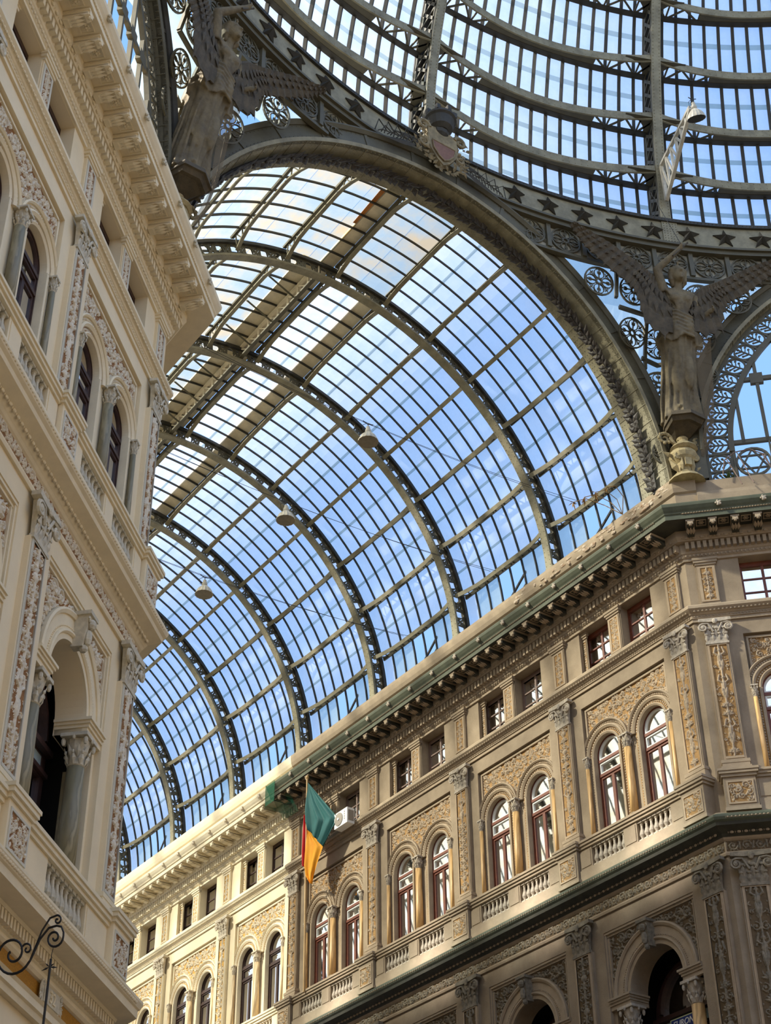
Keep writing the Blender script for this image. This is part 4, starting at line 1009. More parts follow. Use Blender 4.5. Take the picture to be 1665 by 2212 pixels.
def vault_bay(L, ncell, kind):
    kids = []; y0, y1 = .0, L; RG = 8.1
    for a in PA:
        b = MB(['iron_light','iron']); deep = abs(a) > 35 or True; n = 10; er = Vector(pol(1,a,0))
        if abs(a) > 80:
            continue
        prev = None
        for k in range(n+1):
            t = k/n; y = .12+(L-.24)*t; sag = .17+.24*max(0,(abs(2*t-1)-.5)/.5)**1.6; Rr = RG-.05-sag
            p = Vector(pol(Rr,a,y))
            if prev is not None:
                b.bar(tuple(prev), tuple(p), .13, .03, tuple(er), 0)
            if k > 0 and (abs(RG-.05-Rr) > .17 or abs(a) > 60):
                q = Vector(pol(RG-.03,a,y-(L-.24)/n/2)); b.bar(tuple(prev), tuple(q), .03, .03, tuple(er.cross(Vector((0,1,0)))), 1); b.bar(tuple(q), tuple(p), .03, .03, tuple(er.cross(Vector((0,1,0)))), 1)
            prev = p
        b.bar(pol(RG-.03,a,.1), pol(RG-.03,a,L-.1), .11, .06, tuple(er), 1); kids.append(T('purlin', b))
    for k in range(1, ncell):
        b = MB('iron_dark'); y = L*k/ncell; b.arcring([(RG-.045,-.018),(RG+.02,-.018),(RG+.02,.018),(RG-.045,.018)],0,0,PI*.0,PI,60,y=y); kids.append(T('glazing_bar', b))
    strips = {'first':[(-3.4,-.5)], 'rest':[(9.3,12.3),(-7.5,-.6)]}[kind]
    for k in range(14):
        a0, a1 = PA[k], PA[k+1]; mid = (a0+a1)/2; low = abs(mid) > 77
        stained = (mid < 13 if kind == 'first' else mid < 0)
        b = MB(['roof_glass_stained' if stained else 'roof_glass','lap_glass','roof_glass_frosted']); m = 4; RGG = RG+.02
        for c in range(ncell):
            if low and c in (3,4):
                if c == 3: kids.append(T('glass_sheet', b)); b = MB(b.mats)
                continue
            ya, yb = L*c/ncell+.01, L*(c+1)/ncell-.01; q = 2 if low and c in (1,2,5,6) else 0
            segs = []
            for j in range(m):
                sa = a0+(a1-a0)*j/m; sb = a0+(a1-a0)*(j+1)/m; ra = RGG+(.012 if j < m/2 else 0)
                if any(s0 < (sa+sb)/2 < s1 for s0, s1 in strips): continue
                b.add([pol(ra,sa,ya), pol(ra,sb,ya), pol(ra,sb,yb), pol(ra,sa,yb)], [(0,1,2,3)], q)
            if not low and not stained and c < ncell: b.add([pol(RGG-.01,mid-.3,ya), pol(RGG-.01,mid+.3,ya), pol(RGG-.01,mid+.3,yb), pol(RGG-.01,mid-.3,yb)], [(0,1,2,3)], 1)
        kids.append(T('glass_sheet', b))
    gp = MB('gutter_panel')
    for s0, s1 in strips:
        gp.hexa([pol(RG+.03,s0-.2,0),pol(RG+.03,s1+.2,0),pol(RG+.07,s1+.2,0),pol(RG+.07,s0-.2,0)],[pol(RG+.03,s0-.2,L),pol(RG+.03,s1+.2,L),pol(RG+.07,s1+.2,L),pol(RG+.07,s0-.2,L)])
    kids.append(T('gutter_panel', gp))
    if kind == 'first':
        ru = MB('rust'); ru.hexa([pol(RG+.015,-4.6,.6),pol(RG+.015,-3.5,.6),pol(RG+.025,-3.5,.6),pol(RG+.025,-4.6,.6)],[pol(RG+.015,-4.2,2.1),pol(RG+.015,-3.5,2.1),pol(RG+.025,-3.5,2.1),pol(RG+.025,-4.2,2.1)])
        kids.append(T('rust_streak', ru, label='orange rust streak beside the gutter panel'))
    else:
        lt = MB(['gutter_panel','iron'])
        lt.box(-.62,-.5,0,L,7.55,7.62,1); lt.box(-.61,-.51,0,L,7.98,8.05,0)
        for k in range(9):
            y = L*k/8; lt.bar((-.56,y,7.58),(-.56,y,8.0),.05,.04,(1,0,0),0)
            if k < 8: lt.bar((-.56,y,7.58),(-.56,y+L/8,8.0),.04,.03,(1,0,0),0)
        for y in (L*.28,L*.56,L*.84): lt.tube([(-.56-1.0*math.sin(t*PI/12), y, 7.6+.45*math.sin(t*PI/12)) for t in range(7)], .03, 5, 1)
        kids.append(T('ridge_truss', lt))
    for s in (1,-1):
        b = MB('iron_dark'); xx = s*8.05
        for j in range(4): b.bar((xx,L*3/ncell,.1+j*.42),(s*8.35,L*5/ncell,-.15+j*.42),.07,.05,(1,0,0))
        kids.append(T('vent_strut', b))
    return dict(name='glazed_vault_bay', mesh=None, kids=kids, label=None)
V0 = vault_bay(YR[0]-19.24, 7, 'first'); V1 = vault_bay(4.487, 8, 'rest')
place(V0, TR(0,19.24,ZS), 'glazed vault bay between the great arch and the first rib, rust stained', 'roof bay', 'glazed vault bays')
for i in range(8): place(V1, TR(0,YR[i],ZS), f'glazed vault bay between the {ORD[i]} and {ORD[i+1]} ribs', 'roof bay', 'glazed vault bays')
lp = MB('near_trim')

# ------------------------------------------------------------------ dome
def rz(z):
    K = [(34,18.5),(36,18.45),(38,18.27),(40,17.9),(42,17.35),(44,16.65),(46,15.75),(48,14.6),(50,13.1),(52,11.2)]
    for (a, b), (c, d) in zip(K, K[1:]):
        if z <= c: t = (z-a)/(c-a); return b+(d-b)*t
    return K[-1][1]
DTH = [-66.1,-45,-23.9,0,23.9,45,66.1]; HZ = [37.95,39.95,42.0,44.1,46.2,48.2]; ZT = 48.4
def dpt(th, r, z): a = math.radians(th); return Vector((r*math.sin(a), r*math.cos(a), z))
zl = [35.78+(ZT-35.78)*k/26 for k in range(27)]
for idx, th in enumerate(DTH):
    a = math.radians(th); nrm = Vector((math.sin(a),math.cos(a),0)); tg = Vector((math.cos(a),-math.sin(a),0))
    fl = MB('iron_light'); wb = MB('iron'); of = MB('iron_dark')
    for z0, z1 in zip(zl, zl[1:]):
        p0 = dpt(th, rz(z0), z0); p1 = dpt(th, rz(z1), z1); sl = (p1-p0).normalized(); n2 = tg.cross(sl).normalized(); n2 = n2 if n2.dot(nrm) > 0 else -n2
        fl.bar(tuple(p0), tuple(p1), .30, .05, tuple(n2))
        of.bar(tuple(p0+n2*.78), tuple(p1+n2*.78), .34, .06, tuple(n2))
        for k in range(4):
            c = p0+(p1-p0)*((k+.5)/4)
            for t in (-.1,.1): fl.rivet(tuple(c-n2*.027+tg*t), -n2, .022)
        for s in (-.14,.14):
            o = tg*s; Lh = (p1-p0).length
            def P2(u, v): return p0+sl*u+n2*v+o
            q = [(0,.02),(Lh,.02),(Lh,.13),(0,.13)]; 
            wb.hexa([tuple(P2(0,.02)-tg*.01),tuple(P2(0,.02)+tg*.01),tuple(P2(0,.14)+tg*.01),tuple(P2(0,.14)-tg*.01)],[tuple(P2(Lh,.02)-tg*.01),tuple(P2(Lh,.02)+tg*.01),tuple(P2(Lh,.14)+tg*.01),tuple(P2(Lh,.14)-tg*.01)])
            wb.hexa([tuple(P2(0,.64)-tg*.01),tuple(P2(0,.64)+tg*.01),tuple(P2(0,.78)+tg*.01),tuple(P2(0,.78)-tg*.01)],[tuple(P2(Lh,.64)-tg*.01),tuple(P2(Lh,.64)+tg*.01),tuple(P2(Lh,.78)+tg*.01),tuple(P2(Lh,.78)-tg*.01)])
            wb.bar(tuple(P2(0,.08)), tuple(P2(Lh,.7)), .1, .02, tuple(tg)); wb.bar(tuple(P2(Lh,.08)), tuple(P2(0,.7)), .06, .02, tuple(tg))
    place(dict(name='dome_rib', mesh=None, kids=[T('inner_flange', fl), T('lattice_web', wb), T('outer_flange', of)], label=None), Matrix.Identity(4),
          f'upright riveted dome rib, {ORD[idx]} from the left of the visible dome', 'rib', 'dome ribs')
for si, (ta, tb_) in enumerate(zip(DTH, DTH[1:])):
    kids = []; NC = 16 if abs(ta) < 30 and abs(tb_) < 30 else 14
    for z in HZ:
        r = rz(z); f = MB('iron_light'); n = 24; rf = lambda t: rz(z)+.42*max(0, math.sin(PI*(t-ta)/(tb_-ta)))**.8
        for k in range(n):
            t0 = ta+.4+(tb_-ta-.8)*k/n; t1 = ta+.4+(tb_-ta-.8)*(k+1)/n
            f.hexa([tuple(dpt(t0,rf(t0),z-.16)),tuple(dpt(t1,rf(t1),z-.16)),tuple(dpt(t1,rf(t1)+.05,z-.16)),tuple(dpt(t0,rf(t0)+.05,z-.16))],[tuple(dpt(t0,rf(t0),z+.16)),tuple(dpt(t1,rf(t1),z+.16)),tuple(dpt(t1,rf(t1)+.05,z+.16)),tuple(dpt(t0,rf(t0)+.05,z+.16))])
        m = int((tb_-ta)*math.pi/180*r/.2)
        for k in range(m):
            t = ta+.5+(tb_-ta-1)*(k+.5)/m
            for dz in (-.09,.09): f.rivet(tuple(dpt(t, rf(t), z+dz)), tuple(-dpt(t,1,0)), .022)
        w = MB('iron'); ro_ = rz(z)+.72; m = 2*int((tb_-ta)*math.pi/180*r/.9)
        for k in range(m):
            t0 = ta+(tb_-ta)*k/m; t1 = ta+(tb_-ta)*(k+1)/m; ra, rb2 = (rf(t0)+.05, ro_) if k % 2 == 0 else (ro_, rf(t1)+.05)
            w.bar(tuple(dpt(t0, ra, z-.1)), tuple(dpt(t1, rb2, z-.1)), .06, .04, (0,0,1)); w.bar(tuple(dpt(t0, rf(t0)+.05, z-.1)), tuple(dpt(t0, ro_, z-.1)), .05, .04, (0,0,1)) if k % 2 else None
            if rf((t0+t1)/2) > r+.34: w.hexa([tuple(dpt(t0,rf(t0)+.04,z-.13)),tuple(dpt(t1,rf(t1)+.04,z-.13)),tuple(dpt(t1,ro_,z-.13)),tuple(dpt(t0,ro_,z-.13))],[tuple(dpt(t0,rf(t0)+.04,z-.10)),tuple(dpt(t1,rf(t1)+.04,z-.10)),tuple(dpt(t1,ro_,z-.10)),tuple(dpt(t0,ro_,z-.10))])
        for s, te in ((1,ta),(-1,tb_)):   # curved gusset at each rib
            g = [dpt(te, r+.03, z-.1), dpt(te+s*3.2, r+.03, z-.1)]+[dpt(te+s*(3.2-2.4*math.sin(q*PI/12)), r+.08+.6*(1-math.cos(q*PI/12)), z-.1) for q in range(7)]+[dpt(te+s*.4, ro_, z-.1)]
            w.add([tuple(v) for v in g]+[tuple(v-Vector((0,0,.02))) for v in g], [tuple(range(len(g))), tuple(range(2*len(g)-1,len(g)-1,-1))])
        o = MB('iron_dark'); cyl(o, ro_, ro_+.09, z-.14, z+.06, ta+.3, tb_-.3, n); cyl(o, ro_-.1, ro_, z-.14, z-.11, ta+.3, tb_-.3, n)
        kids.append(dict(name='hoop_girder', mesh=f.mesh('hoop_girder'), kids=[T('lattice_web', w), T('outer_chord', o)], label=None))
    for k in range(1, NC):
        t = ta+(tb_-ta)*k/NC; b = MB('iron_dark'); b.tube([tuple(dpt(t, rz(z)+.80, z)) for z in zl[::2]+[ZT]], .072, 4); kids.append(T('glazing_bar', b))
    lv = [35.8]+HZ+[ZT] if HZ[-1] < ZT-.3 else [35.8]+HZ
    for z0, z1 in zip(lv, lv[1:]):
        g = MB(['dome_glass','lap_glass']); zm = z0+(z1-z0)*.66
        for k in range(NC):
            t0 = ta+(tb_-ta)*k/NC; t1 = ta+(tb_-ta)*(k+1)/NC; off = .9 if k % 2 else .895
            for za, zb in ((z0,zm),(zm,z1)):
                g.add([tuple(dpt(t,rz(z)+off,z)) for t,z in ((t0,za),(t1,za),(t1,zb),(t0,zb))], [(0,1,2,3)])
            g.add([tuple(dpt(t,rz(z)+off-.01,z)) for t,z in ((t0,zm-.09),(t1,zm-.09),(t1,zm+.09),(t0,zm+.09))], [(0,1,2,3)], 1)
        kids.append(T('glass_sheet', g))
    place(dict(name='dome_sector', mesh=None, kids=kids, label=None), Matrix.Identity(4), f'glazed dome sector with riveted hoops, {ORD[si]} from the left', 'roof bay', 'glazed dome sectors')

g = MB('dome_glass')
for k in range(32):
    t0 = 66.1+k*(360-132.2)/32; t1 = t0+(360-132.2)/32
    for z0, z1 in zip(zl[::2], zl[2::2]): g.add([tuple(dpt(t,rz(z)+.9,z)) for t,z in ((t0,z0),(t1,z0),(t1,z1),(t0,z1))], [(0,1,2,3)])
place(T('dome_glazing', g), Matrix.Identity(4), 'rear glazing of the dome above and behind the viewer', 'glazing')
# ------------------------------------------------------------------ statues
def voxel(mb, vs, smooth=4):
    me = mb.mesh('tmp'); ob = bpy.data.objects.new('tmp', me); COL.objects.link(ob)
    m = ob.modifiers.new('r', 'REMESH'); m.mode = 'VOXEL'; m.voxel_size = vs; m.use_smooth_shade = True
    s = ob.modifiers.new('s', 'SMOOTH'); s.factor = .5; s.iterations = smooth
    dg = bpy.context.evaluated_depsgraph_get(); out = bpy.data.meshes.new_from_object(ob.evaluated_get(dg)); COL.objects.unlink(ob); bpy.data.objects.remove(ob)
    out.materials.clear()
    for q in mb.mats: out.materials.append(MATS[q])
    for p in out.polygons: p.use_smooth = True; p.material_index = 0
    return out
def angel():
    # local: x to the viewer's right, -y forward (towards the hall), z up from the parapet; leans forward
    def Y(z): return -.40-(z-1.9)*.27 if z > 1.9 else -.40
    b = MB('statue_bronze'); n = 96; prof = [(1.72,.56,.46),(1.95,.52,.43),(2.2,.47,.40),(2.7,.42,.37),(3.3,.43,.38),(3.9,.46,.40),(4.35,.47,.40),(4.7,.38,.31),(4.85,.33,.27)]
    vs = []
    for z, rx, ry in prof:
        f = max(0, (4.8-z)/2.9)
        for i in range(n):
            a = 2*PI*i/n; pl = 1+f*(.15*math.sin(a*7+z*.5)+.11*math.sin(a*13+1-z*.3)+.05*math.sin(a*23))+.06*math.sin(a*3+z*2)
            vs.append((rx*pl*math.cos(a)+.05*math.sin(z), Y(z)+ry*pl*math.sin(a), z))
    k = len(prof); b.add(vs, [(j*n+i, j*n+(i+1)%n, (j+1)*n+(i+1)%n, (j+1)*n+i) for j in range(k-1) for i in range(n)]+[tuple(range(n-1,-1,-1)), tuple((k-1)*n+i for i in range(n))])
    b.ell((.12,Y(3.3)-.22,3.35),(.2,.26,.85),12,8); b.ell((-.16,Y(3.3)-.1,3.2),(.2,.24,.8),12,8)     # thighs under cloth
    for i in range(22):      # hanging folds of the skirt
        a = 2*PI*i/22+.1*math.sin(i*5); rr = (.47+.03*math.sin(i*3), .39); P_ = []
        for j in range(9):
            z = 1.75+2.5*j/8; k_ = 1.06-.1*j/8+.03*math.sin(j*1.3+i); P_.append((rr[0]*k_*math.cos(a+.05*math.sin(j+i)), Y(z)+rr[1]*k_*math.sin(a+.05*math.sin(j+i)), z))
        b.tube(P_, .05, 6, r2=.025)
    for i in range(6):       # diagonal swags over the hips
        z = 4.1+.13*i; b.tube([(-.54+.03*i,Y(z)-.1,z+.35),(-.2,Y(z)-.50+.02*i,z+.08),(.25,Y(z)-.46+.02*i,z-.05),(.52-.03*i,Y(z)-.08,z+.2)], .045, 6)
    # overfold at hips
    vs = []; pf = [(4.02,.58,.5),(4.3,.56,.48),(4.65,.46,.38),(4.95,.35,.28)]
    for z, rx, ry in pf:
        for i in range(n):
            a = 2*PI*i/n; dz = .14*math.sin(a*4+.7)*(1 if z < 4.2 else .2); pl = 1+(.11*math.sin(a*9+z*3)+.07*math.sin(a*15-z*4))*(1 if z < 4.5 else .5); vs.append((rx*pl*math.cos(a), Y(z)+ry*pl*math.sin(a), z+dz))
    b.add(vs, [(j*n+i, j*n+(i+1)%n, (j+1)*n+(i+1)%n, (j+1)*n+i) for j in range(3) for i in range(n)]+[tuple(range(n-1,-1,-1)), tuple(3*n+i for i in range(n))])
    y = Y(5.2)
    b.ell((0,Y(5.05),5.08),(.33,.26,.42),14,9); b.ell((0,Y(5.4),5.42),(.42,.27,.34),14,9)
    b.ell((.17,Y(5.35)-.2,5.34),(.16,.15,.16),10,7); b.ell((-.17,Y(5.35)-.2,5.34),(.16,.15,.16),10,7)
    for i in range(9): b.tube([(-.40+.1*i, Y(5.6)-.16, 5.62), (-.2+.06*i, Y(5.2)-.27-.02*(i%2), 5.2), (-.1+.03*i, Y(4.95)-.24, 4.9)], .035, 6)
    b.tube([(-.4,Y(5.6),5.62),(0,Y(5.6)+.02,5.7),(.4,Y(5.6),5.6)], .16, 10)                          # shoulders
    b.tube([(0,Y(5.7),5.66),(0,Y(5.95),5.98)], .125, 10)                                               # neck
    hy = Y(6.2)-.03
    b.ell((0,hy,6.2),(.2,.235,.275),16,12); b.ell((0,hy-.07,6.05),(.145,.17,.14),12,8)                 # skull, jaw
    b.tube([(0,hy-.22,6.27),(0,hy-.285,6.15)], .026, 6, r2=.04); b.ell((0,hy-.225,6.07),(.065,.03,.018),8,5); b.ell((0,hy-.22,6.035),(.055,.03,.018),8,5); b.ell((0,hy-.2,5.955),(.06,.05,.045),8,5)
    for s in (-1,1):
        b.ell((s*.08,hy-.20,6.21),(.04,.025,.022),8,5); b.tube([(s*.03,hy-.225,6.27),(s*.13,hy-.19,6.28)], .018, 5); b.ell((s*.195,hy+.01,6.17),(.025,.04,.065),8,5)
    # raised arm (viewer's left) holding a rod, lowered arm (viewer's right)
    sh = (-.42,Y(5.6),5.62); el = (-.62,Y(6.2)-.05,6.28); ha = (-.02,Y(6.7)-.30,6.86)
    b.tube([sh, tuple((Vector(sh)+Vector(el))/2), el], .16, 10, r2=.12); b.tube([el, tuple((Vector(el)+Vector(ha))/2), ha], .12, 10, r2=.07); b.ell(el,(.13,.12,.13),8,6)
    sh2 = (.42,Y(5.6),5.6); el2 = (.66,Y(4.9)-.02,4.92); ha2 = (.82,Y(4.9)-.34,5.02)
    b.tube([sh2, tuple((Vector(sh2)+Vector(el2))/2), el2], .16, 10, r2=.12); b.tube([el2, ha2], .12, 10, r2=.075); b.ell(el2,(.13,.13,.13),8,6)
    def hand(c, d, side):      # palm, four curled fingers, thumb
        c = Vector(c); d = Vector(d).normalized(); sd = Vector(side).normalized(); nn = d.cross(sd)
        b.tube([tuple(c-d*.03), tuple(c+d*.08)], .075, 8)
        for i, (L, o) in enumerate(((.11,-.06),(.13,-.02),(.125,.02),(.1,.06))):
            p0 = c+d*.07+sd*o; p1 = p0+d*L*.5+nn*.02; p2 = p1+d*L*.2+nn*.06; p3 = p2-d*.03+nn*.05; b.tube([tuple(p0),tuple(p1),tuple(p2),tuple(p3)], .024, 6, r2=.017)
        b.tube([tuple(c-sd*.06), tuple(c-sd*.1+d*.06+nn*.03), tuple(c-sd*.06+d*.1+nn*.07)], .027, 6, r2=.02)
    hand(ha, (.5,-.3,.5), (0,1,0)); hand(ha2, (.5,-.6,.1), (0,0,1))
    for s, yy in ((-1,-.72),(1,-.62)): b.ell((s*.17,yy,2.0),(.1,.2,.08),10,6)                        # feet at the hem
    body = voxel(b, .028, 1)
    hr = MB('statue_bronze'); rnd = random.Random(3)
    hr.ell((0,hy+.06,6.29),(.265,.26,.27),14,9); [hr.ell((.25*math.cos(a)*1.0,hy-.02+.1*math.sin(a*3),6.12+.2*math.sin(a)),(.07,.08,.07),8,6) for a in (.7,1,1.3,1.8,2.1,2.4)]; [hr.ell((s_*(.21-.015*k),hy-.03+.03*k,6.33-.085*k),(.06,.09,.07),8,6) for s_ in (-1,1) for k in range(6)]
    for i in range(26):
        a = PI*1.12*(i/25)-PI*.06; x = .22*math.cos(a); yy = hy+.02+.2*math.sin(a); hr.tube([(x*.7,yy-.02,6.42),(x*1.08,yy,6.28),(x*1.12+rnd.uniform(-.03,.03),yy+.02,6.1),(x*1.0,yy,5.95+rnd.uniform(-.05,.05))], .045, 6, r2=.025)
    hr.leaf((0,hy-.1,6.46),(0,hy-.14,6.72),.07,.04,(0,1,0))                                           # small crest
    hair = voxel(hr, .03, 1)
    kids = [dict(name='hair', mesh=hair, kids=[], label=None)]
    # wings: leading bone, a ribbed body of overlapping feather rows, blade tips along the edge
    for s in (-1,1):
        w = MB('wing_bronze'); yb = -1.42
        root = Vector((s*.22,yb+.1,5.35)); wr = Vector((s*1.05,yb-.08,6.35)) if s < 0 else Vector((s*1.2,yb-.1,6.15)); tip = Vector((s*3.1,yb-.45,7.3)) if s < 0 else Vector((s*3.3,yb-.5,7.3))
        lead = [root, root.lerp(wr,.55)+Vector((0,0,.14)), wr, wr.lerp(tip,.5)+Vector((0,0,.08)), tip]
        w.tube([tuple(p) for p in lead], .13, 8, r2=.03)
        def lp_(t):
            t = min(.9999, max(0,t))*4; i = min(3, int(t)); return lead[i].lerp(lead[i+1], t-i)
        def chord(t): # length of feathers hanging from the bone
            K = [(0,.5),(.08,1.2),(.17,1.75),(.26,1.7),(.33,1.1),(.42,.8),(.6,.72),(.8,.55),(1,.1)]
            for (a,p),(c,q) in zip(K,K[1:]):
                if t <= c: return (p+(q-p)*(t-a)/(c-a))*(1 if s < 0 else .85)
            return .1
        def dirn(t):
            a = -PI/2+(-.12+1.55*max(0,t-.12)**.75); return Vector((s*math.cos(a),0,math.sin(a)))
        nt_, nc = 84, 20; F_ = []; Bk = []
        for i in range(nt_+1):
            t = i/nt_; fr_ = (t*21) % 1; sc = 1+.09*(1-abs(2*fr_-1)); P = lp_(t); d = dirn(t); L = chord(t)*sc
            for j in range(nc+1):
                v = j/nc; rowp = (v*3.0) % 1; rid = .03*(1-abs(2*fr_-1))+.045*(1-rowp)*(1 if v < .99 else 0); th = .05*(1-v)+.012
                q = P+d*(L*v); F_.append(tuple(q+Vector((0,-rid-th,0)))); Bk.append(tuple(q+Vector((0,th,0))))
        n0 = len(F_); fs = []
        for i in range(nt_):
            for j in range(nc):
                a = i*(nc+1)+j; fs.append((a,a+1,a+nc+2,a+nc+1)); fs.append((n0+a,n0+a+nc+1,n0+a+nc+2,n0+a+1))
            a = i*(nc+1)+nc; fs.append((a,n0+a,n0+a+nc+1,a+nc+1)); a = i*(nc+1); fs.append((a,a+nc+1,n0+a+nc+1,n0+a))
        w.add(F_+Bk, fs)
        for i in range(21):
            t = (i+.5)/21; P = lp_(t); d = dirn(t); L = chord(t); q = P+d*L*1.0; w.leaf(tuple(P+d*L*.55+Vector((0,-.06,0))), tuple(P+d*(L*1.16+.04)+Vector((0,-.02,0))), .085, .04, (0,-1,0))
            for v in (.3,.62): w.leaf(tuple(P+d*L*(v-.22)+Vector((0,-.09,0))), tuple(P+d*L*(v+.1)+Vector((0,-.12,0))), .07, .035, (0,-1,0))
        kids.append(T('wing', w))
    rd = MB('wing_bronze'); h3 = Vector(ha); rd.tube([tuple(h3+Vector((-.3,-.1,-.45))), tuple(h3+Vector((.3,.05,.35)))], .028, 6); kids.append(T('rod', rd))
    # slab, dark block, tapering corbel with volutes, capital-like foot
    sl = MB('wing_bronze'); hx = [(-.5,-.92),(-.5,-.35),(-.38,.1),(.38,.1),(.5,-.35),(.5,-.92),(0,-1.12)]
    def lay(z0, z1, k0, k1, m):
        nn = len(hx); m.add([(x*k0,y*k0,z0) for x,y in hx]+[(x*k1,y*k1,z1) for x,y in hx], [tuple(range(nn)), tuple(range(2*nn-1,nn-1,-1))]+[(i,i+nn,(i+1)%nn+nn,(i+1)%nn) for i in range(nn)])
    lay(1.60,1.74,.98,.96,sl); lay(1.50,1.60,.84,.92,sl); lay(1.30,1.50,.34,.74,sl); kids.append(T('plinth_slab', sl))
    co = MB('corbel_stucco'); co.lathe([(.1,1.35),(.16,1.28),(.12,1.2),(.2,1.12),(.26,1.0),(.36,.95),(.38,.9),(.3,.84)], (0,-.3,0), 16)
    for s in (-1,1):
        co.tube([(s*(.30+.0)+s*x, -.32, z) for x, z in spiral(.22,1.22,.2,PI,1.4,-1,20)], .055, 6, r2=.02); co.tube([(s*.15,-.3,1.0),(s*.3,-.34,1.12),(s*.36,-.34,1.2)], .06, 6)
        for k in range(7): a = k*.8; co.ell((s*(.52+.16*math.cos(a)),-.34,1.22+.16*math.sin(a)),(.05,.05,.05),6,4)
    kids.append(T('scroll_corbel', co))
    ca = MB('corbel_stucco'); ca.lathe([(.34,.0),(.36,.06),(.3,.1),(.2,.2),(.24,.45),(.36,.6),(.40,.72),(.36,.84)], (0,-.2,0), 14)
    for s in (-1,1):
        ca.tube([(s*(.24)+s*x,-.42,z) for x,z in spiral(.0,.6,.11,PI/2,1.5,-1,14)], .035, 6); ca.ell((s*.24,-.42,.6),(.05,.05,.05),6,4)
        ca.leaf((s*.3,-.25,.66),(s*.62,-.3,.78),.09,.08,(0,-1,0)); ca.leaf((s*.2,-.3,.1),(s*.5,-.35,.5),.12,.1,(0,-1,0))
    for x in (-.14,0,.14): ca.leaf((x,-.36,.08),(x*1.2,-.46,.62),.07,.06,(0,-1,0)); 
    ca.ell((0,-.5,.78),(.1,.08,.11),8,6); ca.box(-.09,.09,-.5,-.4,.3,.62); ca.lathe([(.5,-.14),(.48,-.08),(.42,-.03),(.36,.03)], (0,-.2,0), 14)
    kids.append(T('capital_foot', ca))
    nt = MB('net_brown'); pa = [ha2, (.98,-.9,4.0), (.95,-.7,2.6), (.9,-.4,1.5), (.7,-.1,.5)]; pb = [(.35,-1.2,3.9), (.40,-1.05,3.2), (.45,-.95,2.4), (.5,-.9,1.7), (.4,-.5,.7)]
    m = len(pa); vs = [tuple(Vector(a).lerp(Vector(c), t)+Vector((0,.08*math.sin(t*7),0))) for a, c in zip(pa, pb) for t in (0,.25,.5,.75,1)]; nt.add(vs, [(j*5+i,j*5+i+1,(j+1)*5+i+1,(j+1)*5+i) for j in range(m-1) for i in range(4)]); kids.append(T('net_veil', nt, smooth=True))
    cb = MB('cable'); cb.tube([tuple(Vector(ha)+Vector((0,-.1,.1))), tuple(Vector(ha)+Vector((-.5,.3,2.6)))], .012, 4); kids.append(T('stay_rope', cb))
    return dict(name='winged_statue', mesh=body, kids=kids, label=None)
ANG = angel()
def statue_frame(sx):
    f = Vector((-.38*sx,-.925,0)).normalized(); y = -f; x = y.cross(Vector((0,0,1))); M = Matrix.Identity(4); M.col[0][:3] = x; M.col[1][:3] = y; M.col[2][:3] = (0,0,1); M.col[3][:3] = (7.85*sx,18.05,27.10); return M
place(ANG, statue_frame(1), 'weathered winged female statue with raised arm at the right springing of the arch', 'statue', 'winged statues')
place(ANG, statue_frame(-1), 'dark winged female statue seen from the side at upper left beside the arch', 'statue', 'winged statues')

# coat of arms on the arch crown
sh = MB(['shield_stucco','shield_red']); op = [(-.48,.55),(-.5,.1),(-.42,-.3),(-.2,-.62),(0,-.78),(.2,-.62),(.42,-.3),(.5,.1),(.48,.55),(.2,.62),(0,.56),(-.2,.62)]
sh.prism(op, -.18, 0, 0); lo = [(-.38,.0),(-.34,-.28),(-.16,-.52),(0,-.63),(.16,-.52),(.34,-.28),(.38,.0)]; sh.prism(lo, -.22, -.18, 1); sh.tube([(x,-.22,z) for x,z in lo], .022, 6, closed=True)
rm = MB('shield_stucco'); rnd = random.Random(8)
for s in (-1,1):
    rm.tube([(s*x,-.15,z) for x,z in spiral(.62,.5,.2,PI,1.4,-1,18)], .07, 7, r2=.03); rm.tube([(s*x,-.12,z) for x,z in spiral(.62,-.15,.2,PI/2,1.3,1,18)], .07, 7, r2=.03)
    for k in range(34): a = rnd.uniform(0,6.28); x_, z_ = s*rnd.uniform(.42,.85), rnd.uniform(-.75,.7); rm.leaf((x_,-.1,z_),(x_+.2*math.cos(a),-.16,z_+.2*math.sin(a)),.05,.05,(0,-1,0))
for k in range(26): a = PI*(k+.5)/26; e_ = rnd.uniform(0,6.28); rm.leaf((.5*math.cos(a),-.1,-.55-.35*math.sin(a)),(.5*math.cos(a)+.2*math.cos(e_),-.18,-.55-.35*math.sin(a)+.2*math.sin(e_)),.05,.06,(0,-1,0))
cr = MB('iron_dark'); cr.lathe([(.22,.62),(.34,.72),(.40,1.0),(.46,1.05),(.46,1.12),(.40,1.14)], (0,-.1,0), 20)
for k in range(8): a = k*PI/4; cr.box(.4*math.cos(a)-.06,.4*math.cos(a)+.06,-.1+.4*math.sin(a)-.06,-.1+.4*math.sin(a)+.06,1.12,1.3)
cr.ell((0,-.1,.6),(.26,.2,.2),10,6)
wg = MB('iron_dark')
for s in (-1,1):
    for k in range(14): t = k/14; wg.tube([(s*(.6+t*1.3),-.1,-.35-.18*t),(s*(.8+t*1.4),-.14,-.2-.25*t+.22*math.sin(k*2)),(s*(.9+t*1.4),-.1,-.5-.2*t)], .018, 4)
    wg.leaf((s*.6,-.1,-.4),(s*2.0,-.06,-.75),.1,.05,(0,-1,0)); wg.leaf((s*.6,-.1,-.15),(s*1.7,-.06,-.3),.08,.05,(0,-1,0))
place(T('coat_of_arms', sh, [T('scrolled_rim', rm), T('mural_crown', cr), T('palm_sprays', wg)]), TR(0,18.0,35.2), 'plaster coat of arms with dark castle crown on the arch crown', 'coat of arms')

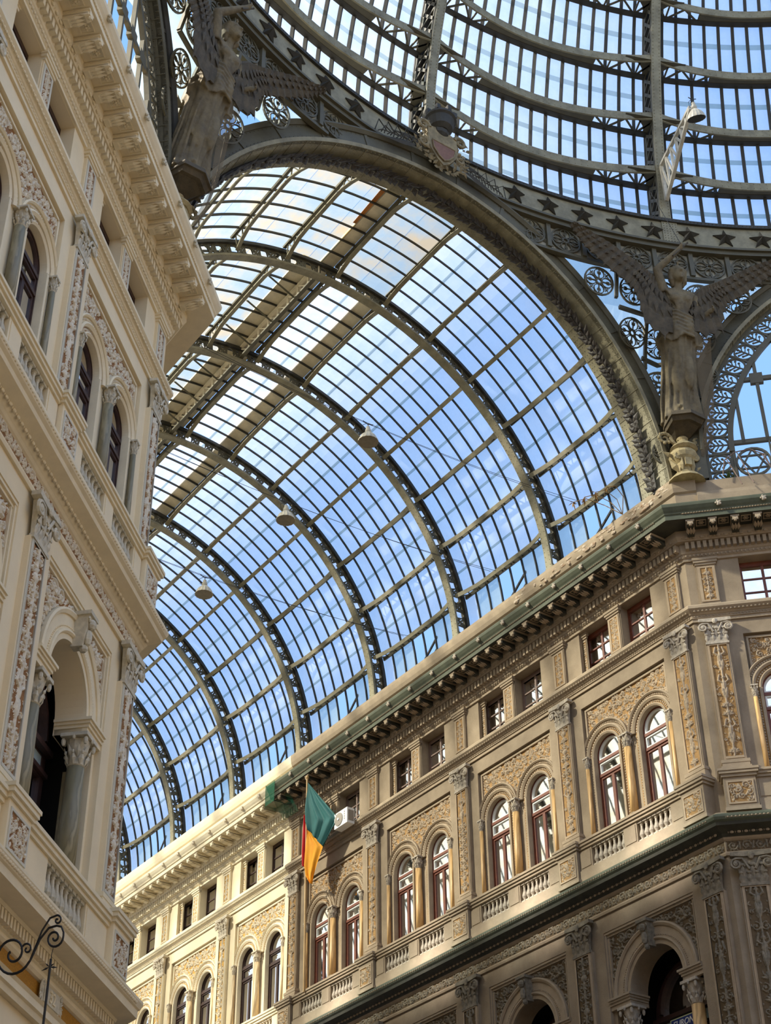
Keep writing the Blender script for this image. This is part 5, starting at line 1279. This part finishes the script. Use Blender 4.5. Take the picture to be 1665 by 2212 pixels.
# ------------------------------------------------------------------ lamps
def pendant():
    sd = MB('lamp_shade'); sd.lathe([(.275,0),(.265,.03),(.24,.10),(.19,.19),(.11,.27),(.075,.30),(.07,.30),(.10,.265),(.18,.185),(.23,.09),(.262,.0)], n=32, flute=-.045)
    iv = MB('lamp_inside'); iv.lathe([(.245,.03),(.17,.17),(.06,.26)], n=24)
    nk = MB('lamp_shade'); nk.lathe([(.075,.30),(.085,.34),(.07,.42),(.05,.44),(.05,.50),(.02,.52)], n=12)
    cb = MB('cable'); cb.tube([(0,0,.50),(0,0,.62)], .012, 5); cb.tube([(-.16,0,.64),(0,.02,.61),(.16,0,.64)], .014, 5); cb.tube([(-.05,.0,.6),(-.17,.02,.5),(-.12,.05,.36),(-.07,.04,.34)], .008, 4)
    return T('pendant_lamp', sd, [T('reflector', iv), T('lamp_holder', nk), T('hook', cb)])
PL = pendant()
for i, (y, z) in enumerate(((21.48,27.28),(25.5,27.18),(30.03,27.2))):
    place(PL, TR(0,y,z), f'fluted metal pendant lamp hanging in the vault, {ORD[i]} from the great arch', 'lamp', 'pendant lamps in the vault')
    b = MB('cable'); b.tube([(7.4*(k-10)/10, y, z+.63+.5*((k-10)/10)**2) for k in range(21)], .008, 4); b.tube([(7.4*(k-10)/10, y+.25, z+.85+.4*((k-10)/10)**2) for k in range(21)], .008, 4)
    place(T('suspension_cable', b), Matrix.Identity(4), f'thin cables across the vault carrying the {ORD[i]} pendant lamp', 'cable', 'lamp cables')
M = ringat(23.9, 0, 0)
br = MB('lamp_shade'); ri_ = [(18.25,35.9+.6),(18.2,37.9),(15.85,37.75)]
p0, p1, p2 = ri_; 
def rp(r, z, t=0): a = math.radians(23.9); return Vector((r*math.sin(a)+t*math.cos(a), r*math.cos(a)-t*math.sin(a), z))
tri = [rp(18.2,36.5),rp(18.2,38.0),rp(15.75,37.75),rp(15.75,37.68)]
tg = rp(1,0,1)-rp(1,0,0)
for a_, b_ in ((0,3),(1,2),(0,1)): br.bar(tuple(tri[a_]), tuple(tri[b_]), .10, .10, tuple(tg))
for k in range(6):
    t = k/6; u = tri[0].lerp(tri[3], t); v = tri[1].lerp(tri[2], t); u2 = tri[0].lerp(tri[3], t+.14); br.bar(tuple(u), tuple(v), .07, .07, tuple(tg)); br.bar(tuple(v), tuple(u2), .06, .05, tuple(tg))
place(T('lamp_bracket', br), Matrix.Identity(4), 'pale lattice bracket sticking out from the right dome rib', 'bracket')
c = rp(15.5,36.95); place(PL, Matrix.Translation(c) @ Matrix.Rotation(.45, 4, Vector((.57,-.82,0))), 'fluted metal lamp at the end of the lattice bracket in the dome', 'lamp')

# ------------------------------------------------------------------ flag, air conditioner, wrought-iron bracket, plants
B0 = Vector((7.12,35.4,18.3)); T0 = Vector((6.65,34.72,24.98)); F0 = Vector((6.95,33.38,23.25)); 
pb = MB('pole_wood'); pb.tube([tuple(B0), tuple(T0+Vector((0,0,.05)))], .035, 8); pb.ell(tuple(T0+Vector((0,0,.1))), (.06,.06,.06), 8, 6)
def flagpart(nm, fn, nu, nv):
    g = MB(nm); P = [[fn(i/nu, j/nv) for i in range(nu+1)] for j in range(nv+1)]; vs = [tuple(p) for r in P for p in r]; g.add(vs, [(j*(nu+1)+i,j*(nu+1)+i+1,(j+1)*(nu+1)+i+1,(j+1)*(nu+1)+i) for j in range(nv) for i in range(nu)]); return g
away = Vector((-.9,-.2,0)).normalized()
def fold(u, v, k=1): return away*((.05*math.sin(u*17+v*2)+.03*math.sin(u*31+1))*k)
def poly(P, t):
    t = min(.9999, max(0, t))*(len(P)-1); i = int(t); return Vector(P[i]).lerp(Vector(P[i+1]), t-i)
gl_ = [(6.66,34.72,24.91),(6.70,34.83,24.15),(6.75,34.86,23.6),(6.79,34.77,23.25)]; gr_ = [(6.66,34.70,24.90),(6.80,34.05,24.07),(6.95,33.37,23.23),(6.92,34.15,22.52)]
fg = flagpart('flag_green', lambda u, v: poly(gl_, v).lerp(poly(gr_, v), u)+fold(u,v,min(1,v*2.5)), 18, 24)
yl_ = [(6.78,34.80,23.27),(6.81,34.93,22.76),(6.84,35.02,22.18),(6.88,34.98,21.83),(6.92,34.80,21.52)]; yr_ = [(6.79,34.75,23.25),(6.92,34.15,22.52),(6.92,34.45,22.1),(6.92,34.65,21.76),(6.92,34.76,21.50)]
fy = flagpart('flag_yellow', lambda u, v: poly(yl_, v).lerp(poly(yr_, v), u)+fold(u*.6,v,.7)+away*.02, 14, 20)
rl_ = [(6.73,34.92,23.85),(6.75,35.04,23.2),(6.79,35.13,22.6),(6.82,35.13,22.2)]; rr_ = [(6.73,34.88,23.8),(6.79,34.79,23.25),(6.82,34.90,22.7),(6.84,35.0,22.1)]
fr_ = flagpart('flag_red', lambda u, v: poly(rl_, v).lerp(poly(rr_, v), u)+away*(.05*math.sin(u*7)+.03), 10, 16)
place(T('flag', pb, [T('green_stripe', fg, smooth=True), T('yellow_stripe', fy, smooth=True), T('red_stripe', fr_, smooth=True)]), Matrix.Identity(4), 'green, yellow and red flag hanging limp on a pole at the right front', 'flag')
ac = MB('ac_white'); ac.box(-.42,.42,-.1,.22,0,.6); gr = MB('ac_grille'); gr.lathe([(.25,0),(.25,.015),(.0,.02)], n=24); 
hb = MB('ac_white'); hb.lathe([(.055,0),(.05,.03),(.01,.04)], n=10); sd = MB('ac_grille'); sd.box(-.44,-.42,-.06,.18,.1,.5); vt = MB('ac_grille')
for k in range(4): vt.box(-.27,-.22,.22,.225,.18+.09*k,.23+.09*k)
R_ = Matrix.Rotation(-PI/2, 4, 'X')
place(T('air_conditioner', ac, [at(T('fan_grille', gr), TR(.12,.225,.3) @ R_), at(T('fan_hub', hb), TR(.12,.24,.3) @ R_), T('side_vent', sd), T('brand_mark', vt)]), FR @ TR(15.12,.34,22.88) @ Matrix.Scale(.86,4), 'white air conditioner unit on the attic ledge beside the flag', 'air conditioner')
# scroll bracket in front of the left front
wi = MB('wrought_iron'); r_ = .023
def sp2(cx, cz, r, a0, turns, sg, n=26, k=.12): return [(x, 0, z) for x, z in spiral(cx, cz, r, a0, turns, sg, n, k)]
WIS = 1.0
big = sp2(-.44,-.36,.40,-.35,1.55,-1,36,.14); wi.tube(big, r_, 6); 
wi.tube([(-.06,0,-.50),(.0,0,-.36),(.10,0,-.1),(.26,0,.1),(.42,0,.14),(.52,0,.12),(.58,0,.02)], r_*.9, 6); wi.tube([(-.06,0,-.50),(.02,0,-.25),(.12,0,.05),(.26,0,.28),(.40,0,.33)]+sp2(.42,.24,.09,PI/2,1.1,-1,14), r_*.8, 6)
wi.tube([(.58,0,.02)]+sp2(.40,-.08,.19,.2,1.5,-1,26), r_*.9, 6); wi.tube(sp2(-.15,-.28,.12,PI,1.2,-1,16), r_*.8, 6)
rd = MB('wrought_iron'); rd.tube([(.40,0,-.27),(.38,0,-.40),(.38,0,-.48)], .008, 5); rd.tube([(.38,0,-.46),(.38,0,-5.5)], .026, 6); 
for s in (-1,1): rd.leaf((.37,0,-.60),(.37+s*.17,0,-.64+.03*s),.02,.015,(0,1,0)); rd.leaf((.37,0,-.60),(.37+s*.1,0,-.53),.015,.015,(0,1,0))
WIM = Matrix.Identity(4); WIM.col[0][:3] = Vector((.8206,-.5715,0))*.56; WIM.col[1][:3] = Vector((.5715,.8206,0))*.8; WIM.col[2][:3] = (0,0,.68); WIM.col[3][:3] = (-11.15,12.24,8.70)
place(T('scroll_bracket', wi, [T('hanging_rod', rd)]), WIM, 'black wrought iron scroll bracket in front of the left front, lower left', 'bracket')
# parapet extras at the right corner: cracked plaster, hoop railing, weeds
hp = MB('grey_wood'); c0 = Vector((8.35,17.1,27.05)); tt = Vector((1,-1,0)).normalized()
hp.tube([tuple(c0+tt*(-.0)+Vector((0,0,-.05))), tuple(c0+tt*.1+Vector((0,0,.45))), tuple(c0+tt*.4+Vector((0,0,.68))), tuple(c0+tt*.8+Vector((0,0,.72))), tuple(c0+tt*1.15+Vector((0,0,.5))), tuple(c0+tt*1.25+Vector((0,0,.1)))], .018, 6)
for t in (.15,.45,1.1): hp.tube([tuple(c0+tt*t+Vector((0,0,.5 if t != .45 else .68))), tuple(c0+tt*(t+.25)+Vector((-.35,-.35,-.75)))], .014, 5)
place(T('bent_railing', hp), Matrix.Identity(4), 'bent thin metal hoop railing on the parapet right of the statue', 'railing')
wd = MB('weed_green'); rnd = random.Random(5)
for k in range(70): a = rnd.uniform(0,6.28); e = Vector((math.cos(a)*rnd.uniform(.05,.28), math.sin(a)*rnd.uniform(.05,.28), rnd.uniform(.05,.3))); wd.leaf((0,0,0), tuple(e), .015, .008, (0,0,1))
place(T('weed_clump', wd), TR(8.75,17.25,27.08), 'small green weed growing on the parapet right of the statue', 'plant')
dw = MB('weed_dry')
for j in range(4):
    a = rnd.uniform(-.5,.9); P = [(0,0,0),(-.1-.05*j,.2*j-.2,.45),(-.35-.1*j,.3*j-.2,.7),(-.6-.1*j,.35*j-.1,.62)]; dw.tube(P, .012, 4)
    for k in range(14): q = Vector(P[-1])+Vector((rnd.uniform(-.12,.12),rnd.uniform(-.12,.12),rnd.uniform(-.3,.02))); dw.leaf(P[-1], tuple(q), .02, .01, (0,0,1))
place(T('dry_weed', dw), TR(7.42,20.0,27.1), 'dry brown weed arching up from the parapet left of the great arch foot', 'plant')
bp_ = MB('broken_plaster'); rnd = random.Random(9)
for k in range(90): bp_.ell((rnd.uniform(.1,6.8),rnd.choice((.115,.10)),rnd.uniform(26.72,27.0)),(rnd.uniform(.05,.16),.022,rnd.uniform(.02,.06)),7,4)
place(T('broken_plaster', bp_), FR, 'flaking plaster patches along the parapet left of the statue', 'plaster')
# green net draped over the end of the near cornice
ng = MB('net_green'); ng.box(LN-.55,LN+.02,1.05,1.06,24.9,25.65); ng.add([FRv for FRv in [(LN-.9,1.06,25.66),(LN+.03,1.06,25.66),(LN+.03,.3,24.6),(LN-.9,.3,24.6)]], [(0,1,2,3)])
ng.box(LN+.02,LN+.035,.1,1.06,24.85,25.66)
place(T('safety_net', ng), FR, 'green safety net wrapped round the end of the near cornice above the flag', 'net')

# the other building blocks round the crossing
for nm, pts, lb_ in (('wall_southwest', [(-60,-7.5),(-18.1,-7.5),(-7.5,-18.1),(-7.5,-60)], 'behind the viewer on the left'), ('wall_southeast', [(7.5,-60),(7.5,-18.1),(18.1,-7.5),(60,-7.5)], 'behind the viewer on the right'),
                     ('wall_east', [(60,7.5),(18.2,7.4)], 'lining the right hand arm'), ('wall_west', [(-18.2,7.4),(-60,7.5)], 'lining the left hand arm')):
    place(T(nm, sweep([(0,0),(0,27.05),(-.6,27.05),(-.6,0)], pts, 'plain_front')), Matrix.Identity(4), f'plain cream building front {lb_}', 'wall', kind='structure')

# ------------------------------------------------------------------ ground
b = MB('floor_marble'); b.box(-62,62,-62,66,-.2,0); place(T('floor', b), Matrix.Identity(4), 'pale stone floor of the arcade', 'floor', kind='structure')

# ------------------------------------------------------------------ camera
cam = bpy.data.cameras.new('camera'); co = bpy.data.objects.new('camera', cam); COL.objects.link(co)
r = Vector((0.8205428137729351,-0.5715072283471693,-0.009432852830978784)); u = Vector((-0.3307161754160531,-0.48815726311621266,0.8076690521402113)); f = Vector((0.4661934170317861,0.6596074396289245,0.5895606190226769))
M = Matrix.Identity(4); M.col[0][:3] = r; M.col[1][:3] = u; M.col[2][:3] = -f; M.col[3][:3] = (-18.179296589185018,-4.9833536806217795,1.6); co.matrix_world = M
cam.sensor_fit = 'HORIZONTAL'; cam.sensor_width = 36; cam.lens = 3429.631/1665*36; cam.clip_start = .1; cam.clip_end = 500
SC.camera = co

# ------------------------------------------------------------------ light
S = Vector((-1,.35,.70)).normalized()
sl = bpy.data.lights.new('sun', 'SUN'); sl.energy = 13; sl.angle = math.radians(3.5); sl.color = (1,.95,.86)
so = bpy.data.objects.new('sun', sl); COL.objects.link(so); so.matrix_world = S.to_track_quat('Z','Y').to_matrix().to_4x4()
w = bpy.data.worlds.new('sky'); SC.world = w; w.use_nodes = True; N = w.node_tree.nodes; L = w.node_tree.links; bg = N['Background']
tc = N.new('ShaderNodeTexCoord'); sx = N.new('ShaderNodeSeparateXYZ'); L.new(tc.outputs['Generated'], sx.inputs[0])
rmp = N.new('ShaderNodeValToRGB'); e = rmp.color_ramp.elements; e[0].position = 0; e[0].color = (*lin((204,224,250)),1); e[1].position = 1; e[1].color = (*lin((124,178,250)),1)
k = e.new(.45); k.color = (*lin((150,194,252)),1); L.new(sx.outputs['Z'], rmp.inputs[0])
dt = N.new('ShaderNodeVectorMath'); dt.operation = 'DOT_PRODUCT'; dt.inputs[1].default_value = S; L.new(tc.outputs['Generated'], dt.inputs[0])
mr = N.new('ShaderNodeMapRange'); mr.inputs[1].default_value = .55; mr.inputs[2].default_value = 1; mr.inputs[3].default_value = 0; mr.inputs[4].default_value = .85; L.new(dt.outputs['Value'], mr.inputs[0])
mx = N.new('ShaderNodeMix'); mx.data_type = 'RGBA'; L.new(mr.outputs[0], mx.inputs[0]); L.new(rmp.outputs[0], mx.inputs[6]); mx.inputs[7].default_value = (1.5,1.45,1.35,1)
L.new(mx.outputs[2], bg.inputs[0]); bg.inputs[1].default_value = 1.0
SC.view_settings.view_transform = 'Standard'; SC.view_settings.look = 'None'; SC.view_settings.exposure = 0.35; SC.view_settings.gamma = 1; SC.view_settings.use_curve_mapping = False
SC.cycles.max_bounces = 8; SC.cycles.transparent_max_bounces = 24; SC.cycles.diffuse_bounces = 4
